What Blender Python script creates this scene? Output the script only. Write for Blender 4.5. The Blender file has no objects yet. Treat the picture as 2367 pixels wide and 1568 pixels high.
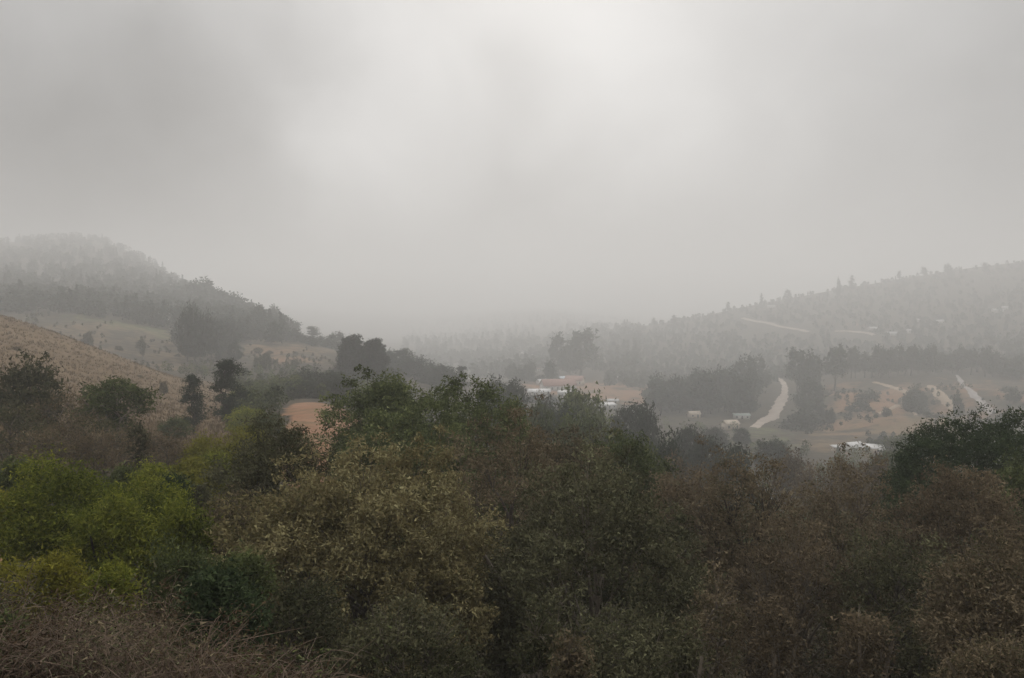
import bpy, math, random
import numpy as np
from mathutils import Vector

# ------------------------------------------------------------------ camera, sky, sun, exposure
sc = bpy.context.scene
col = sc.collection
F, CX, CY = 1857.7, 1183.5, 784.0           # focal length / centre in photo units (2367 wide)
PITCH = math.radians(2.59)
cam_d = bpy.data.cameras.new('camera')
cam_d.sensor_width = 36.0
cam_d.lens = 36.0 * F / 2367.0
cam_d.clip_start = 0.1
cam_d.clip_end = 12000
cam = bpy.data.objects.new('camera', cam_d)
col.objects.link(cam)
cam.location = (0, 0, 0)
cam.rotation_euler = (math.radians(90) - PITCH, 0, 0)
sc.camera = cam
CP, SP = math.cos(PITCH), math.sin(PITCH)


def ray(U, V):
    v = CY - V
    return (U - CX, F * CP + v * SP, -F * SP + v * CP)


def at(U, V, Y):
    x, y, z = ray(U, V)
    return (x * Y / y, Y, z * Y / y)


def unit(U, V):
    d = Vector(ray(U, V))
    d.normalize()
    return d


SUN_EL, SUN_AZ = 30.0, 2.0                   # degrees; azimuth from straight ahead, clockwise
world = bpy.data.worlds.new('World')
sc.world = world
world.use_nodes = True
wn, wl = world.node_tree.nodes, world.node_tree.links
wn.clear()


def wmath(op, a, b=None, c=None, clamp=False):
    n = wn.new('ShaderNodeMath')
    n.operation = op
    n.use_clamp = clamp
    for i, s in enumerate((a, b, c)):
        if s is None:
            continue
        if isinstance(s, (int, float)):
            n.inputs[i].default_value = s
        else:
            wl.new(s, n.inputs[i])
    return n.outputs[0]


w_out = wn.new('ShaderNodeOutputWorld')
sky = wn.new('ShaderNodeTexSky')
sky.sky_type = 'NISHITA'
sky.sun_disc = False
sky.sun_elevation = math.radians(SUN_EL)
sky.sun_rotation = math.radians(SUN_AZ)
sky.dust_density = 4.0
bg_sky = wn.new('ShaderNodeBackground')
bg_sky.inputs['Strength'].default_value = 0.06
wl.new(sky.outputs[0], bg_sky.inputs['Color'])
# the closed cloud deck: smooth overcast gradient, soft noise, a bright thin place round the sun
tc = wn.new('ShaderNodeTexCoord')
sep = wn.new('ShaderNodeSeparateXYZ')
wl.new(tc.outputs['Generated'], sep.inputs[0])
dirn = tc.outputs['Generated']


def blob(U, V, r_in, r_out):
    d = unit(U, V)
    vm = wn.new('ShaderNodeVectorMath')
    vm.operation = 'DOT_PRODUCT'
    wl.new(warp, vm.inputs[0])
    vm.inputs[1].default_value = d
    mr = wn.new('ShaderNodeMapRange')
    mr.interpolation_type = 'SMOOTHSTEP'
    mr.inputs['From Min'].default_value = math.cos(math.radians(r_out))
    mr.inputs['From Max'].default_value = math.cos(math.radians(r_in))
    wl.new(vm.outputs['Value'], mr.inputs['Value'])
    return mr.outputs[0]


nz = wn.new('ShaderNodeTexNoise')
nz.inputs['Scale'].default_value = 3.2
nz.inputs['Detail'].default_value = 4
nz.inputs['Roughness'].default_value = 0.55
wl.new(dirn, nz.inputs['Vector'])
sub = wn.new('ShaderNodeVectorMath')
sub.operation = 'SUBTRACT'
wl.new(nz.outputs['Color'], sub.inputs[0])
sub.inputs[1].default_value = (0.5, 0.5, 0.5)
scl = wn.new('ShaderNodeVectorMath')
scl.operation = 'SCALE'
wl.new(sub.outputs[0], scl.inputs[0])
scl.inputs['Scale'].default_value = 0.16
add = wn.new('ShaderNodeVectorMath')
add.operation = 'ADD'
wl.new(dirn, add.inputs[0])
wl.new(scl.outputs[0], add.inputs[1])
nrm = wn.new('ShaderNodeVectorMath')
nrm.operation = 'NORMALIZE'
wl.new(add.outputs[0], nrm.inputs[0])
warp = nrm.outputs[0]

CLOUD_BASE = 0.475
zpos = wmath('MAXIMUM', sep.outputs['Z'], 0.0)
grad = wmath('MULTIPLY_ADD', wmath('MULTIPLY', zpos, zpos), 1.15, CLOUD_BASE)
for (U, V, ri, ro, amt) in [(1300, -200, 2, 36, 0.13), (1180, 20, 0, 11, 0.06), (1380, 60, 0, 9, 0.04), (930, 290, 0, 8, 0.15),
                            (1420, 260, 0, 9, 0.12), (1180, 330, 0, 9, -0.07), (-150, 330, 3, 27, -0.23),
                            (330, 470, 0, 14, -0.12), (560, 150, 0, 9, -0.06), (2700, 200, 2, 28, -0.15), (1750, 330, 0, 7, 0.06)]:
    grad = wmath('MULTIPLY_ADD', blob(U, V, ri, ro), amt, grad)
mott = wmath('MULTIPLY_ADD', wmath('SUBTRACT', nz.outputs['Fac'], 0.5), 0.24, grad)
nz2 = wn.new('ShaderNodeTexNoise')
nz2.inputs['Scale'].default_value = 8.0
nz2.inputs['Detail'].default_value = 6
nz2.inputs['Distortion'].default_value = 0.6
wl.new(warp, nz2.inputs['Vector'])
mott = wmath('MULTIPLY_ADD', wmath('SUBTRACT', nz2.outputs['Fac'], 0.5), 0.13, mott)
mott = wmath('MAXIMUM', mott, 0.1)
comb = wn.new('ShaderNodeVectorMath')
comb.operation = 'SCALE'
comb.inputs[0].default_value = (1.0, 0.990, 0.981)
wl.new(mott, comb.inputs['Scale'])
bg_cl = wn.new('ShaderNodeBackground')
wl.new(comb.outputs[0], bg_cl.inputs['Color'])
mixw = wn.new('ShaderNodeMixShader')
mixw.inputs[0].default_value = 0.97
wl.new(bg_sky.outputs[0], mixw.inputs[1])
wl.new(bg_cl.outputs[0], mixw.inputs[2])
wl.new(mixw.outputs[0], w_out.inputs['Surface'])

sun_d = bpy.data.lights.new('sun', 'SUN')
sun_d.energy = 0.8
sun_d.angle = math.radians(35)
sun_d.color = (1.0, 0.96, 0.9)
sun = bpy.data.objects.new('sun', sun_d)
col.objects.link(sun)
e, a = math.radians(SUN_EL), math.radians(SUN_AZ)
sun_dir = Vector((math.sin(a) * math.cos(e), math.cos(a) * math.cos(e), math.sin(e)))
sun.rotation_euler = sun_dir.to_track_quat('Z', 'Y').to_euler()

vs = sc.view_settings
vs.view_transform = 'Standard'
vs.look = 'None'
vs.gamma = 1.0
vs.exposure = 0.0
vs.use_curve_mapping = False
sc.render.engine = 'CYCLES'
cy = sc.cycles
cy.use_denoising = True
cy.denoising_prefilter = 'ACCURATE'
cy.use_adaptive_sampling = False
cy.denoiser = 'OPENIMAGEDENOISE'
cy.max_bounces = 6
cy.diffuse_bounces = 2
cy.glossy_bounces = 1
cy.transmission_bounces = 2
cy.volume_bounces = 4
cy.transparent_max_bounces = 4
cy.caustics_reflective = False
cy.caustics_refractive = False
HAZE = 0.00080


def far(Y):
    """metres for the distances the lists below are written in (the far side of the valley lies deeper)"""
    return Y * float(np.interp(math.log(max(Y, 1.0)), [math.log(q) for q in (55, 140, 330, 850, 1200)], [1.0, 1.75, 1.9, 2.2, 2.7]))



rng = np.random.default_rng(7)
random.seed(7)


# ------------------------------------------------------------------ materials
def mat_new(name):
    m = bpy.data.materials.new(name)
    m.use_nodes = True
    m.node_tree.nodes.clear()
    return m, m.node_tree.nodes, m.node_tree.links


def leaf_mat(name, stops, trans=0.2):
    """foliage: colour from the tint of each leaf, a little of it shining through"""
    m, n, l = mat_new(name)
    out = n.new('ShaderNodeOutputMaterial')
    at_ = n.new('ShaderNodeAttribute')
    at_.attribute_name = 'tint'
    oi = n.new('ShaderNodeObjectInfo')
    ma = n.new('ShaderNodeMath')
    ma.operation = 'MULTIPLY_ADD'
    l.new(oi.outputs['Random'], ma.inputs[0])
    ma.inputs[1].default_value = 0.24
    l.new(at_.outputs['Fac'], ma.inputs[2])
    sb = n.new('ShaderNodeMath')
    sb.operation = 'SUBTRACT'
    sb.use_clamp = True
    l.new(ma.outputs[0], sb.inputs[0])
    sb.inputs[1].default_value = 0.12
    cr = n.new('ShaderNodeValToRGB')
    el = cr.color_ramp.elements
    while len(el) < len(stops):
        el.new(0.5)
    for i, (p, c) in enumerate(stops):
        el[i].position = p
        el[i].color = (*c, 1)
    l.new(sb.outputs[0], cr.inputs[0])
    d = n.new('ShaderNodeBsdfDiffuse')
    l.new(cr.outputs[0], d.inputs['Color'])
    t = n.new('ShaderNodeBsdfTranslucent')
    l.new(cr.outputs[0], t.inputs['Color'])
    mx = n.new('ShaderNodeMixShader')
    mx.inputs[0].default_value = trans
    l.new(d.outputs[0], mx.inputs[1])
    l.new(t.outputs[0], mx.inputs[2])
    l.new(mx.outputs[0], out.inputs['Surface'])
    return m


def noise_mat(name, c1, c2, scale, rough=0.85, bump=0.0, detail=5):
    m, n, l = mat_new(name)
    out = n.new('ShaderNodeOutputMaterial')
    b = n.new('ShaderNodeBsdfPrincipled')
    b.inputs['Roughness'].default_value = rough
    tcd = n.new('ShaderNodeTexCoord')
    nt = n.new('ShaderNodeTexNoise')
    nt.inputs['Scale'].default_value = scale
    nt.inputs['Detail'].default_value = detail
    l.new(tcd.outputs['Object'], nt.inputs['Vector'])
    cr = n.new('ShaderNodeValToRGB')
    cr.color_ramp.elements[0].position = 0.35
    cr.color_ramp.elements[0].color = (*c1, 1)
    cr.color_ramp.elements[1].position = 0.68
    cr.color_ramp.elements[1].color = (*c2, 1)
    l.new(nt.outputs['Fac'], cr.inputs[0])
    l.new(cr.outputs[0], b.inputs['Base Color'])
    if bump:
        bp = n.new('ShaderNodeBump')
        bp.inputs['Strength'].default_value = bump
        l.new(nt.outputs['Fac'], bp.inputs['Height'])
        l.new(bp.outputs[0], b.inputs['Normal'])
    l.new(b.outputs[0], out.inputs['Surface'])
    return m


L_OLIVE = leaf_mat('olive_brown_leaves', [(0.0, (0.048, 0.0372, 0.0206)), (0.3, (0.1153, 0.1096, 0.0503)), (0.5, (0.1652, 0.1331, 0.0673)), (0.8, (0.2593, 0.227, 0.1113)), (1.0, (0.3362, 0.3033, 0.1616))])
L_BROWN = leaf_mat('brown_leaves', [(0.0, (0.0394, 0.0309, 0.0215)), (0.28, (0.0904, 0.0847, 0.0451)), (0.5, (0.1368, 0.1053, 0.0666)), (0.8, (0.211, 0.1671, 0.1054)), (1.0, (0.2898, 0.2403, 0.1505))])
L_DBROWN = leaf_mat('dark_brown_green_leaves', [(0.0, (0.022, 0.022, 0.014)), (0.35, (0.062, 0.066, 0.034)), (0.6, (0.094, 0.086, 0.050)), (0.85, (0.145, 0.142, 0.078)), (1.0, (0.21, 0.21, 0.12))])
L_GREY = leaf_mat('grey_brown_leaves', [(0.0, (0.0494, 0.0397, 0.027)), (0.5, (0.1388, 0.1071, 0.0693)), (0.85, (0.2058, 0.1607, 0.1008)), (1.0, (0.2705, 0.2142, 0.135))])
L_DGREEN = leaf_mat('dark_green_leaves', [(0.0, (0.0302, 0.0349, 0.0185)), (0.5, (0.0907, 0.1074, 0.0449)), (0.85, (0.165, 0.1879, 0.0739)), (1.0, (0.2475, 0.2684, 0.1188))])
L_DENSE = leaf_mat('deep_green_leaves', [(0.0, (0.0184, 0.0276, 0.0149)), (0.5, (0.0414, 0.0598, 0.0287)), (0.85, (0.0759, 0.1012, 0.0437)), (1.0, (0.115, 0.138, 0.069))], 0.2)
L_BRIGHT = leaf_mat('bright_green_leaves', [(0.0, (0.0221, 0.0326, 0.0095)), (0.45, (0.1236, 0.1445, 0.0263)), (0.8, (0.2484, 0.2563, 0.0462)), (1.0, (0.3643, 0.3378, 0.063))], 0.35)
L_YELLOW = leaf_mat('yellow_green_leaves', [(0.0, (0.0539, 0.057, 0.014)), (0.5, (0.1725, 0.1663, 0.03)), (0.85, (0.2587, 0.2376, 0.042)), (1.0, (0.3234, 0.2851, 0.06))], 0.35)
L_GREEN = leaf_mat('mid_green_leaves', [(0.0, (0.024, 0.030, 0.014)), (0.5, (0.075, 0.090, 0.036)), (0.85, (0.130, 0.148, 0.058)), (1.0, (0.19, 0.20, 0.085))])
L_DRY = leaf_mat('dry_brush_leaves', [(0.0, (0.030, 0.020, 0.013)), (0.5, (0.078, 0.052, 0.033)), (0.85, (0.115, 0.080, 0.048)), (1.0, (0.155, 0.115, 0.070))])
L_FAR = leaf_mat('far_green_leaves', [(0.0, (0.034, 0.043, 0.028)), (0.5, (0.044, 0.054, 0.035)), (1.0, (0.060, 0.071, 0.046))], 0.4)
L_GRASS = leaf_mat('dry_grass_blades', [(0.0, (0.085, 0.064, 0.036)), (0.5, (0.156, 0.111, 0.064)), (1.0, (0.240, 0.176, 0.104))], 0.2)
BARK = noise_mat('grey_brown_bark', (0.055, 0.043, 0.034), (0.130, 0.105, 0.085), 6.0, 0.9, 0.4)
BARK_L = noise_mat('pale_bark', (0.13, 0.105, 0.080), (0.24, 0.20, 0.155), 7.0, 0.9, 0.3)
BARK_D = noise_mat('dark_bark', (0.022, 0.018, 0.015), (0.060, 0.048, 0.038), 6.0, 0.9, 0.4)
TWIG = noise_mat('dry_twig_bark', (0.085, 0.056, 0.038), (0.185, 0.130, 0.088), 9.0, 0.9)
M_ROAD = noise_mat('pale_dirt_road', (0.29, 0.235, 0.19), (0.39, 0.325, 0.27), 0.12, 0.95)
M_PATH = noise_mat('ochre_footpath', (0.25, 0.185, 0.125), (0.34, 0.262, 0.185), 0.15, 0.95)
M_PALE = noise_mat('bright_dust_road', (0.50, 0.44, 0.38), (0.62, 0.56, 0.50), 0.12, 0.95)
M_ROADG = noise_mat('grey_track', (0.24, 0.215, 0.20), (0.33, 0.30, 0.28), 0.15, 0.95)
M_WHITE = noise_mat('whitewashed_wall', (0.40, 0.38, 0.355), (0.54, 0.52, 0.485), 0.7, 0.8)
M_CREAM = noise_mat('cream_wall', (0.40, 0.33, 0.26), (0.52, 0.44, 0.35), 0.7, 0.8)
M_TIN = noise_mat('pale_tin_roof', (0.40, 0.39, 0.38), (0.52, 0.51, 0.50), 0.5, 0.5)
M_TINB = noise_mat('bright_tin_roof', (0.50, 0.49, 0.48), (0.64, 0.63, 0.62), 0.5, 0.5)
M_TILE = noise_mat('red_tile_roof', (0.23, 0.125, 0.098), (0.32, 0.185, 0.145), 0.9, 0.8)
M_GREENROOF = noise_mat('greenish_sheet_roof', (0.30, 0.35, 0.32), (0.40, 0.45, 0.42), 0.5, 0.6)
M_BLUE = noise_mat('bluish_tin_roof', (0.42, 0.47, 0.52), (0.55, 0.60, 0.65), 0.5, 0.5)
M_DARK = noise_mat('dark_opening', (0.02, 0.02, 0.022), (0.045, 0.045, 0.05), 1.0, 0.4)


# ------------------------------------------------------------------ mesh helpers
def mesh_np(name, verts, faces, mats, tint=None, smooth=False):
    """verts (N,3); faces: list of arrays (M,k) of equal-length polygons"""
    me = bpy.data.meshes.new(name)
    verts = np.asarray(verts, dtype=np.float32)
    me.vertices.add(len(verts))
    me.vertices.foreach_set('co', verts.ravel())
    loops, starts, s = [], [], 0
    for f in faces:
        f = np.asarray(f, dtype=np.int32)
        if len(f) == 0:
            continue
        k = f.shape[1]
        loops.append(f.ravel())
        starts.append(s + np.arange(len(f), dtype=np.int32) * k)
        s += f.size
    loops = np.concatenate(loops)
    starts = np.concatenate(starts)
    me.loops.add(len(loops))
    me.loops.foreach_set('vertex_index', loops)
    me.polygons.add(len(starts))
    me.polygons.foreach_set('loop_start', starts)
    if smooth:
        me.polygons.foreach_set('use_smooth', np.ones(len(starts), dtype=bool))
    for m in mats:
        me.materials.append(m)
    if tint is not None:
        at_ = me.attributes.new('tint', 'FLOAT', 'FACE')
        at_.data.foreach_set('value', np.asarray(tint, dtype=np.float32))
    me.update(calc_edges=True)
    me.validate()
    return me


def link(name, data, parent=None, loc=None):
    o = bpy.data.objects.new(name, data)
    col.objects.link(o)
    if parent:
        o.parent = parent
    if loc is not None:
        o.location = loc
    return o


def tag(o, label=None, cat=None, group=None, kind=None):
    for k, v in (('label', label), ('category', cat), ('group', group), ('kind', kind)):
        if v:
            o[k] = v
    return o


class Tubes:
    """collects tapered tubes into one mesh"""
    def __init__(self):
        self.v, self.f, self.n = [], [], 0

    def tube(self, pts, r0, r1, sides=5):
        pts = np.asarray(pts, float)
        k = len(pts)
        t = np.gradient(pts, axis=0)
        t /= np.linalg.norm(t, axis=1, keepdims=True) + 1e-9
        ref = np.where(np.abs(t[:, 2:3]) > 0.9, np.array([[1.0, 0, 0]]), np.array([[0, 0, 1.0]]))
        u = np.cross(t, ref)
        u /= np.linalg.norm(u, axis=1, keepdims=True) + 1e-9
        w = np.cross(t, u)
        r = np.linspace(r0, r1, k)[:, None, None]
        an = np.arange(sides) * 2 * math.pi / sides
        ring = pts[:, None] + r * (np.cos(an)[None, :, None] * u[:, None] + np.sin(an)[None, :, None] * w[:, None])
        self.v.append(ring.reshape(-1, 3))
        i = np.arange(k - 1)[:, None] * sides + np.arange(sides)[None]
        j = np.arange(k - 1)[:, None] * sides + (np.arange(sides)[None] + 1) % sides
        q = np.stack([i, j, j + sides, i + sides], -1).reshape(-1, 4) + self.n
        self.f.append(q)
        self.n += k * sides

    def mesh(self, name, m):
        return mesh_np(name, np.concatenate(self.v), [np.concatenate(self.f)], [m], smooth=True)


def curve_pts(p0, p1, bend, k, R):
    p0, p1 = np.asarray(p0, float), np.asarray(p1, float)
    mid = (p0 + p1) / 2 + np.asarray(bend) + R.normal(0, 0.04, 3) * np.linalg.norm(p1 - p0)
    t = np.linspace(0, 1, k)[:, None]
    return (1 - t) ** 2 * p0 + 2 * t * (1 - t) * mid + t ** 2 * p1


def leaf_faces(c, R, L, W, out=None, tri=False, up=0.0):
    """leaf-sized rhombi (or triangles) round the points c"""
    n = len(c)
    a = R.normal(0, 1, (n, 3))
    if out is not None:
        a += out * 1.2
    a[:, 2] += up
    a /= np.linalg.norm(a, axis=1, keepdims=True) + 1e-9
    b = np.cross(a, R.normal(0, 1, (n, 3)))
    b /= np.linalg.norm(b, axis=1, keepdims=True) + 1e-9
    s = np.exp(R.normal(-0.05, 0.28, (n, 1))).clip(0.5, 1.6)
    A, B = a * L * s / 2, b * W * s / 2
    if tri:
        v = np.stack([c - A + B, c - A - B, c + A], 1).reshape(-1, 3)
        return v, np.arange(n * 3).reshape(-1, 3)
    v = np.stack([c - A, c + B - A * 0.1, c + A, c - B - A * 0.1], 1).reshape(-1, 3)
    return v, np.arange(n * 4).reshape(-1, 4)


def sphere_dirs(R, n, zmin=-1.0):
    z = R.uniform(zmin, 1, n)
    p = R.uniform(0, 2 * math.pi, n)
    r = np.sqrt(1 - z * z)
    return np.stack([r * np.cos(p), r * np.sin(p), z], 1)


def build_tree(name, seed, H, W, base=0.3, lobes=12, clumps=320, per=60, leaf=(0.16, 0.07), sig=0.26,
               shape='dome', tri=False, wood=BARK, leafm=L_BROWN, twigs=0, sparse=0.0, depth=None, fork=0, up=0.0):
    """trunk mesh and crown mesh of a tree H high and W wide whose crown starts at base*H"""
    R = np.random.default_rng(seed)
    D = depth or W
    T = Tubes()
    cb, ch = base * H, (1 - base) * H
    lean = R.normal(0, 0.03 * H, 2)
    top = np.array([lean[0], lean[1], cb + ch * (0.9 if shape in ('cone', 'column') else 0.55)])
    r0 = 0.018 * H + 0.03
    trunk_k = 9
    tt = np.linspace(0, 1, trunk_k)[:, None]
    tp = tt * top + np.concatenate([R.normal(0, 0.012 * H, (trunk_k, 2)) * np.minimum(tt * 3, 1), np.zeros((trunk_k, 1))], 1)
    T.tube(tp, r0, r0 * 0.3, 7)
    for k in range(fork):
        s = tp[1 + k % 3]
        an = R.uniform(3.5, 5.9)
        e_ = np.array([math.cos(an) * W * 0.42, math.sin(an) * D * 0.42, cb + ch * R.uniform(0.35, 0.75)])
        T.tube(curve_pts(s, e_, (0, 0, 0.08 * H), 7, R), r0 * 0.8, r0 * 0.3, 6)

    def env(t):
        if shape == 'cone':
            return np.clip(1.05 - t, 0.05, 1) ** 0.8
        if shape == 'column':
            return np.clip(np.sin(np.clip(t, 0.02, 0.98) * math.pi) ** 0.45, 0.1, 1)
        if shape == 'umbrella':
            return np.clip(np.sqrt(np.clip(1 - ((t - 0.55) / 0.5) ** 2, 0.02, 1)), 0.1, 1)
        return np.sqrt(np.clip(1 - ((t - 0.38) / 0.64) ** 2, 0.03, 1))

    if shape == 'dome':
        # lobed ellipsoid: leaf clumps mostly near the surface, some dents left open
        ld = sphere_dirs(R, lobes * 6, -0.55)
        pick = [0]
        while len(pick) < lobes:                    # spread the lobes evenly
            dd = (ld @ ld[pick].T).max(1)
            pick.append(int(np.argmin(dd + R.uniform(0, 0.15, len(dd)))))
        ld = ld[pick]
        lh = R.uniform(0.3, 1.0, lobes)
        cen = np.array([lean[0] * 0.7, lean[1] * 0.7, cb + 0.43 * ch])
        axu = np.array([W / 2, D / 2, 0.57 * ch])

        def radius(d_):
            an_ = np.arccos(np.clip(d_ @ ld.T, -1, 1))
            g_ = np.exp(-(an_ / (1.7 / math.sqrt(lobes))) ** 2) * lh
            return 0.56 + 0.44 * g_.max(1), g_.argmax(1)

        lf, _ = radius(ld)
        ax_l = np.where(ld[:, 2:3] < 0, np.array([[W / 2, D / 2, 0.43 * ch]]), axu[None])
        lc = cen + ld * ax_l * (lf * 0.62)[:, None]
        for k in range(lobes):
            s = tp[min(trunk_k - 1, max(2, int(trunk_k * min(0.95, max(0.1, (lc[k, 2] - 0.2 * ch)) / top[2]))))]
            T.tube(curve_pts(s, lc[k], (0, 0, 0.03 * H), 6, R), r0 * 0.36, r0 * 0.1, 5)
        dr = sphere_dirs(R, clumps, -0.85)
        rf, own = radius(dr)
        rho = rf * (1 - 0.40 * R.random(clumps) ** 2.5) * (1 + 0.05 * R.normal(0, 1, clumps))
        spray = R.random(clumps) < 0.14
        rho = np.where(spray, rf * R.uniform(1.0, 1.0 + 0.26 * min(1.0, 0.12 + sparse * 10), clumps), rho)
        ax_c = np.where(dr[:, 2:3] < 0, np.array([[W / 2, D / 2, 0.43 * ch]]), axu[None])
        cc = cen + dr * ax_c * rho[:, None]
        body = ~spray
        cc[:, 2] = cb + (cc[:, 2] - cb) * (ch - sig * 1.5) / max(0.1, np.percentile(cc[body, 2], 99.0) - cb)
        for q_, half in ((0, W / 2), (1, D / 2)):
            c0 = cen[q_]
            cc[:, q_] = c0 + (cc[:, q_] - c0) * (half - sig * 1.2) / max(0.1, np.percentile(np.abs(cc[body, q_] - c0), 98.0))
        low = (dr[:, 2] < -0.15) & (R.random(clumps) < min(0.7, sparse * 4.5))
        gd = sphere_dirs(R, max(1, lobes // 2), -0.4)
        gap = (np.arccos(np.clip(dr @ gd.T, -1, 1)).min(1) < 0.22) & (R.random(clumps) < 0.75 * min(1, sparse * 12)) | low
    else:
        lc, lr = [], []
        for k in range(lobes):
            t = (k + R.uniform(0.2, 0.8)) / lobes
            if shape in ('cone', 'column'):
                t = t * 0.92
            rad = R.uniform(0.42, 0.66) if k % 4 else R.uniform(0.0, 0.3)
            an = k * 2.4 + R.uniform(-0.5, 0.5)
            ev = float(env(np.array([t]))[0])
            lr_k = (0.27 + 0.10 * R.random()) * (0.55 + 0.45 * ev) * (1.5 if lobes < 6 else 1.0)
            rad = min(rad * ev, max(0.0, ev - lr_k * 1.25))
            lc.append((math.cos(an) * rad * W / 2, math.sin(an) * rad * D / 2, cb + ch * min(max(t, lr_k * 0.6), 1 - lr_k * 0.72)))
            lr.append(lr_k)
        lc = np.array(lc)
        for k in range(lobes):
            s = tp[min(trunk_k - 1, max(2, int(trunk_k * min(0.95, (lc[k, 2] - 0.18 * ch) / top[2]))))]
            T.tube(curve_pts(s, lc[k], (0, 0, 0.03 * H), 6, R), r0 * 0.36, r0 * 0.1, 5)
        # clumps of leaves on the shell of each sub-crown
        w_ = np.array(lr) ** 2
        own = R.choice(lobes, clumps, p=w_ / w_.sum())
        dr = sphere_dirs(R, clumps, -0.75)
        rr = R.uniform(0.35, 1.0, clumps) ** 0.6 * (1 + 0.22 * R.normal(0, 1, clumps).clip(-1.5, 1.6))
        lrv = np.array(lr)[own]
        ext = np.stack([lrv * W / 2 * 1.25, lrv * D / 2 * 1.25, lrv * np.full(clumps, min(ch * 0.8, W * 0.62))], 1)
        cc = lc[own] + dr * rr[:, None] * ext
        gap = np.zeros(clumps, bool)
    if twigs:
        for i in range(0, clumps, max(1, clumps // twigs)):
            T.tube(curve_pts(lc[own[i]], cc[i] + dr[i] * 0.25, (0, 0, 0.05), 4, R), r0 * 0.09 + 0.004, 0.004, 3)
    ntint = 0.55 * R.random(lobes)[own] + 0.45 * R.random(clumps)
    keep = (R.random(clumps) >= sparse) & ~gap
    cc, dr, ntint = cc[keep], dr[keep], ntint[keep]
    n = len(cc)
    cs = R.uniform(0.6, 1.3, (n, 1, 1)) * sig
    p = cc[:, None] + R.normal(0, 1, (n, per, 3)) * cs * np.array([1, 1, 0.7])
    o = np.repeat(dr[:, None], per, 1)
    tint = np.clip(0.55 * ntint[:, None] + 0.5 * R.random((n, per)), 0, 1)
    v, f = leaf_faces(p.reshape(-1, 3), R, leaf[0], leaf[1], o.reshape(-1, 3) * 0.5, tri, up)
    return T.mesh(name + '_trunk', wood), mesh_np(name + '_crown', v, [f], [leafm], tint.ravel())


def put_tree(name, tm, cm, loc, scale=(1, 1, 1), rot=0.0, label=None, cat='tree', group=None, leafm=None, parts=('trunk', 'crown'), wood=None):
    root = link(name, None, loc=loc)
    root.empty_display_size = 0.3
    root.rotation_euler = (0, 0, rot)
    root.scale = scale
    tag(root, label, cat, group)
    a_ = link(parts[0], tm, root)
    b_ = link(parts[1], cm, root)
    for o, m in ((a_, wood), (b_, leafm)):
        if m:
            o.material_slots[0].link = 'OBJECT'
            o.material_slots[0].material = m
    return root


# ------------------------------------------------------------------ terrain
ROWS = [2.5, 5, 10, 16, 24, 34, 48, 70, 100, 140, 200, 280, 380, 500, 650, 850, 1100, 1500, 3000]
COLS = [-900, -300, 0, 250, 500, 750, 1000, 1250, 1500, 1750, 2000, 2250, 2500, 3100]
TAB = [
    [2900, 1900, 1640, 1500, 1380, 1230, 1090, 980, 800, 690, 690, 690, 650, 610, 585, 575, 620, 660, 690],
    [2900, 1900, 1640, 1500, 1350, 1220, 1085, 970, 800, 690, 700, 700, 660, 615, 580, 552, 600, 650, 690],
    [2900, 1900, 1640, 1500, 1350, 1225, 1095, 985, 850, 718, 740, 735, 690, 645, 602, 560, 600, 650, 690],
    [2900, 1900, 1650, 1520, 1410, 1290, 1150, 1040, 925, 808, 850, 742, 700, 650, 585, 532, 590, 660, 690],
    [2900, 1950, 1700, 1580, 1480, 1370, 1190, 1065, 990, 922, 872, 805, 730, 685, 700, 710, 705, 700, 695],
    [2900, 2050, 1850, 1750, 1650, 1530, 1300, 990, 916, 908, 868, 812, 785, 805, 830, 800, 760, 725, 700],
    [2900, 2150, 1980, 1880, 1780, 1620, 1400, 1200, 1085, 1000, 925, 866, 875, 890, 850, 800, 790, 740, 702],
    [2900, 2200, 2020, 1930, 1830, 1680, 1480, 1300, 1165, 1065, 990, 935, 892, 855, 820, 785, 740, 712, 702],
    [2900, 2200, 2020, 1930, 1830, 1680, 1490, 1330, 1200, 1105, 1035, 972, 918, 862, 795, 752, 770, 745, 705],
    [2900, 2200, 2000, 1910, 1800, 1650, 1480, 1330, 1210, 1115, 1045, 985, 905, 845, 755, 700, 730, 740, 705],
    [2900, 2200, 1960, 1860, 1740, 1600, 1450, 1310, 1205, 1125, 1060, 980, 864, 832, 742, 650, 690, 720, 705],
    [2900, 2150, 1900, 1780, 1660, 1540, 1420, 1300, 1200, 1130, 1062, 965, 862, 802, 705, 610, 665, 710, 705],
    [2900, 2100, 1850, 1720, 1600, 1500, 1400, 1290, 1195, 1130, 1060, 955, 855, 782, 680, 580, 640, 700, 705],
    [2900, 2100, 1850, 1720, 1600, 1500, 1400, 1290, 1195, 1130, 1060, 955, 855, 782, 680, 570, 630, 700, 705],
]
ROWS = [far(Y) for Y in ROWS]
NU, NV = 420, 420
LY0, LY1 = math.log(ROWS[0]), math.log(ROWS[-1])
UU = np.linspace(COLS[0], COLS[-1], NU)
LL = np.linspace(LY0, LY1, NV)
slope = np.array([[ray(CX, V)[2] / ray(CX, V)[1] for V in r] for r in TAB])
g1 = np.array([np.interp(LL, np.log(ROWS), r) for r in slope])
G = np.array([np.interp(UU, COLS, g1[:, j]) for j in range(NV)]).T          # (NU, NV)


def blur(A, axis, rad):
    k = np.ones(2 * rad + 1) / (2 * rad + 1)
    P = np.apply_along_axis(lambda q: np.convolve(np.pad(q, rad, mode='edge'), k, 'valid'), axis, A)
    return P


for _ in range(2):
    G = blur(blur(G, 0, 9), 1, 3)


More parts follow.
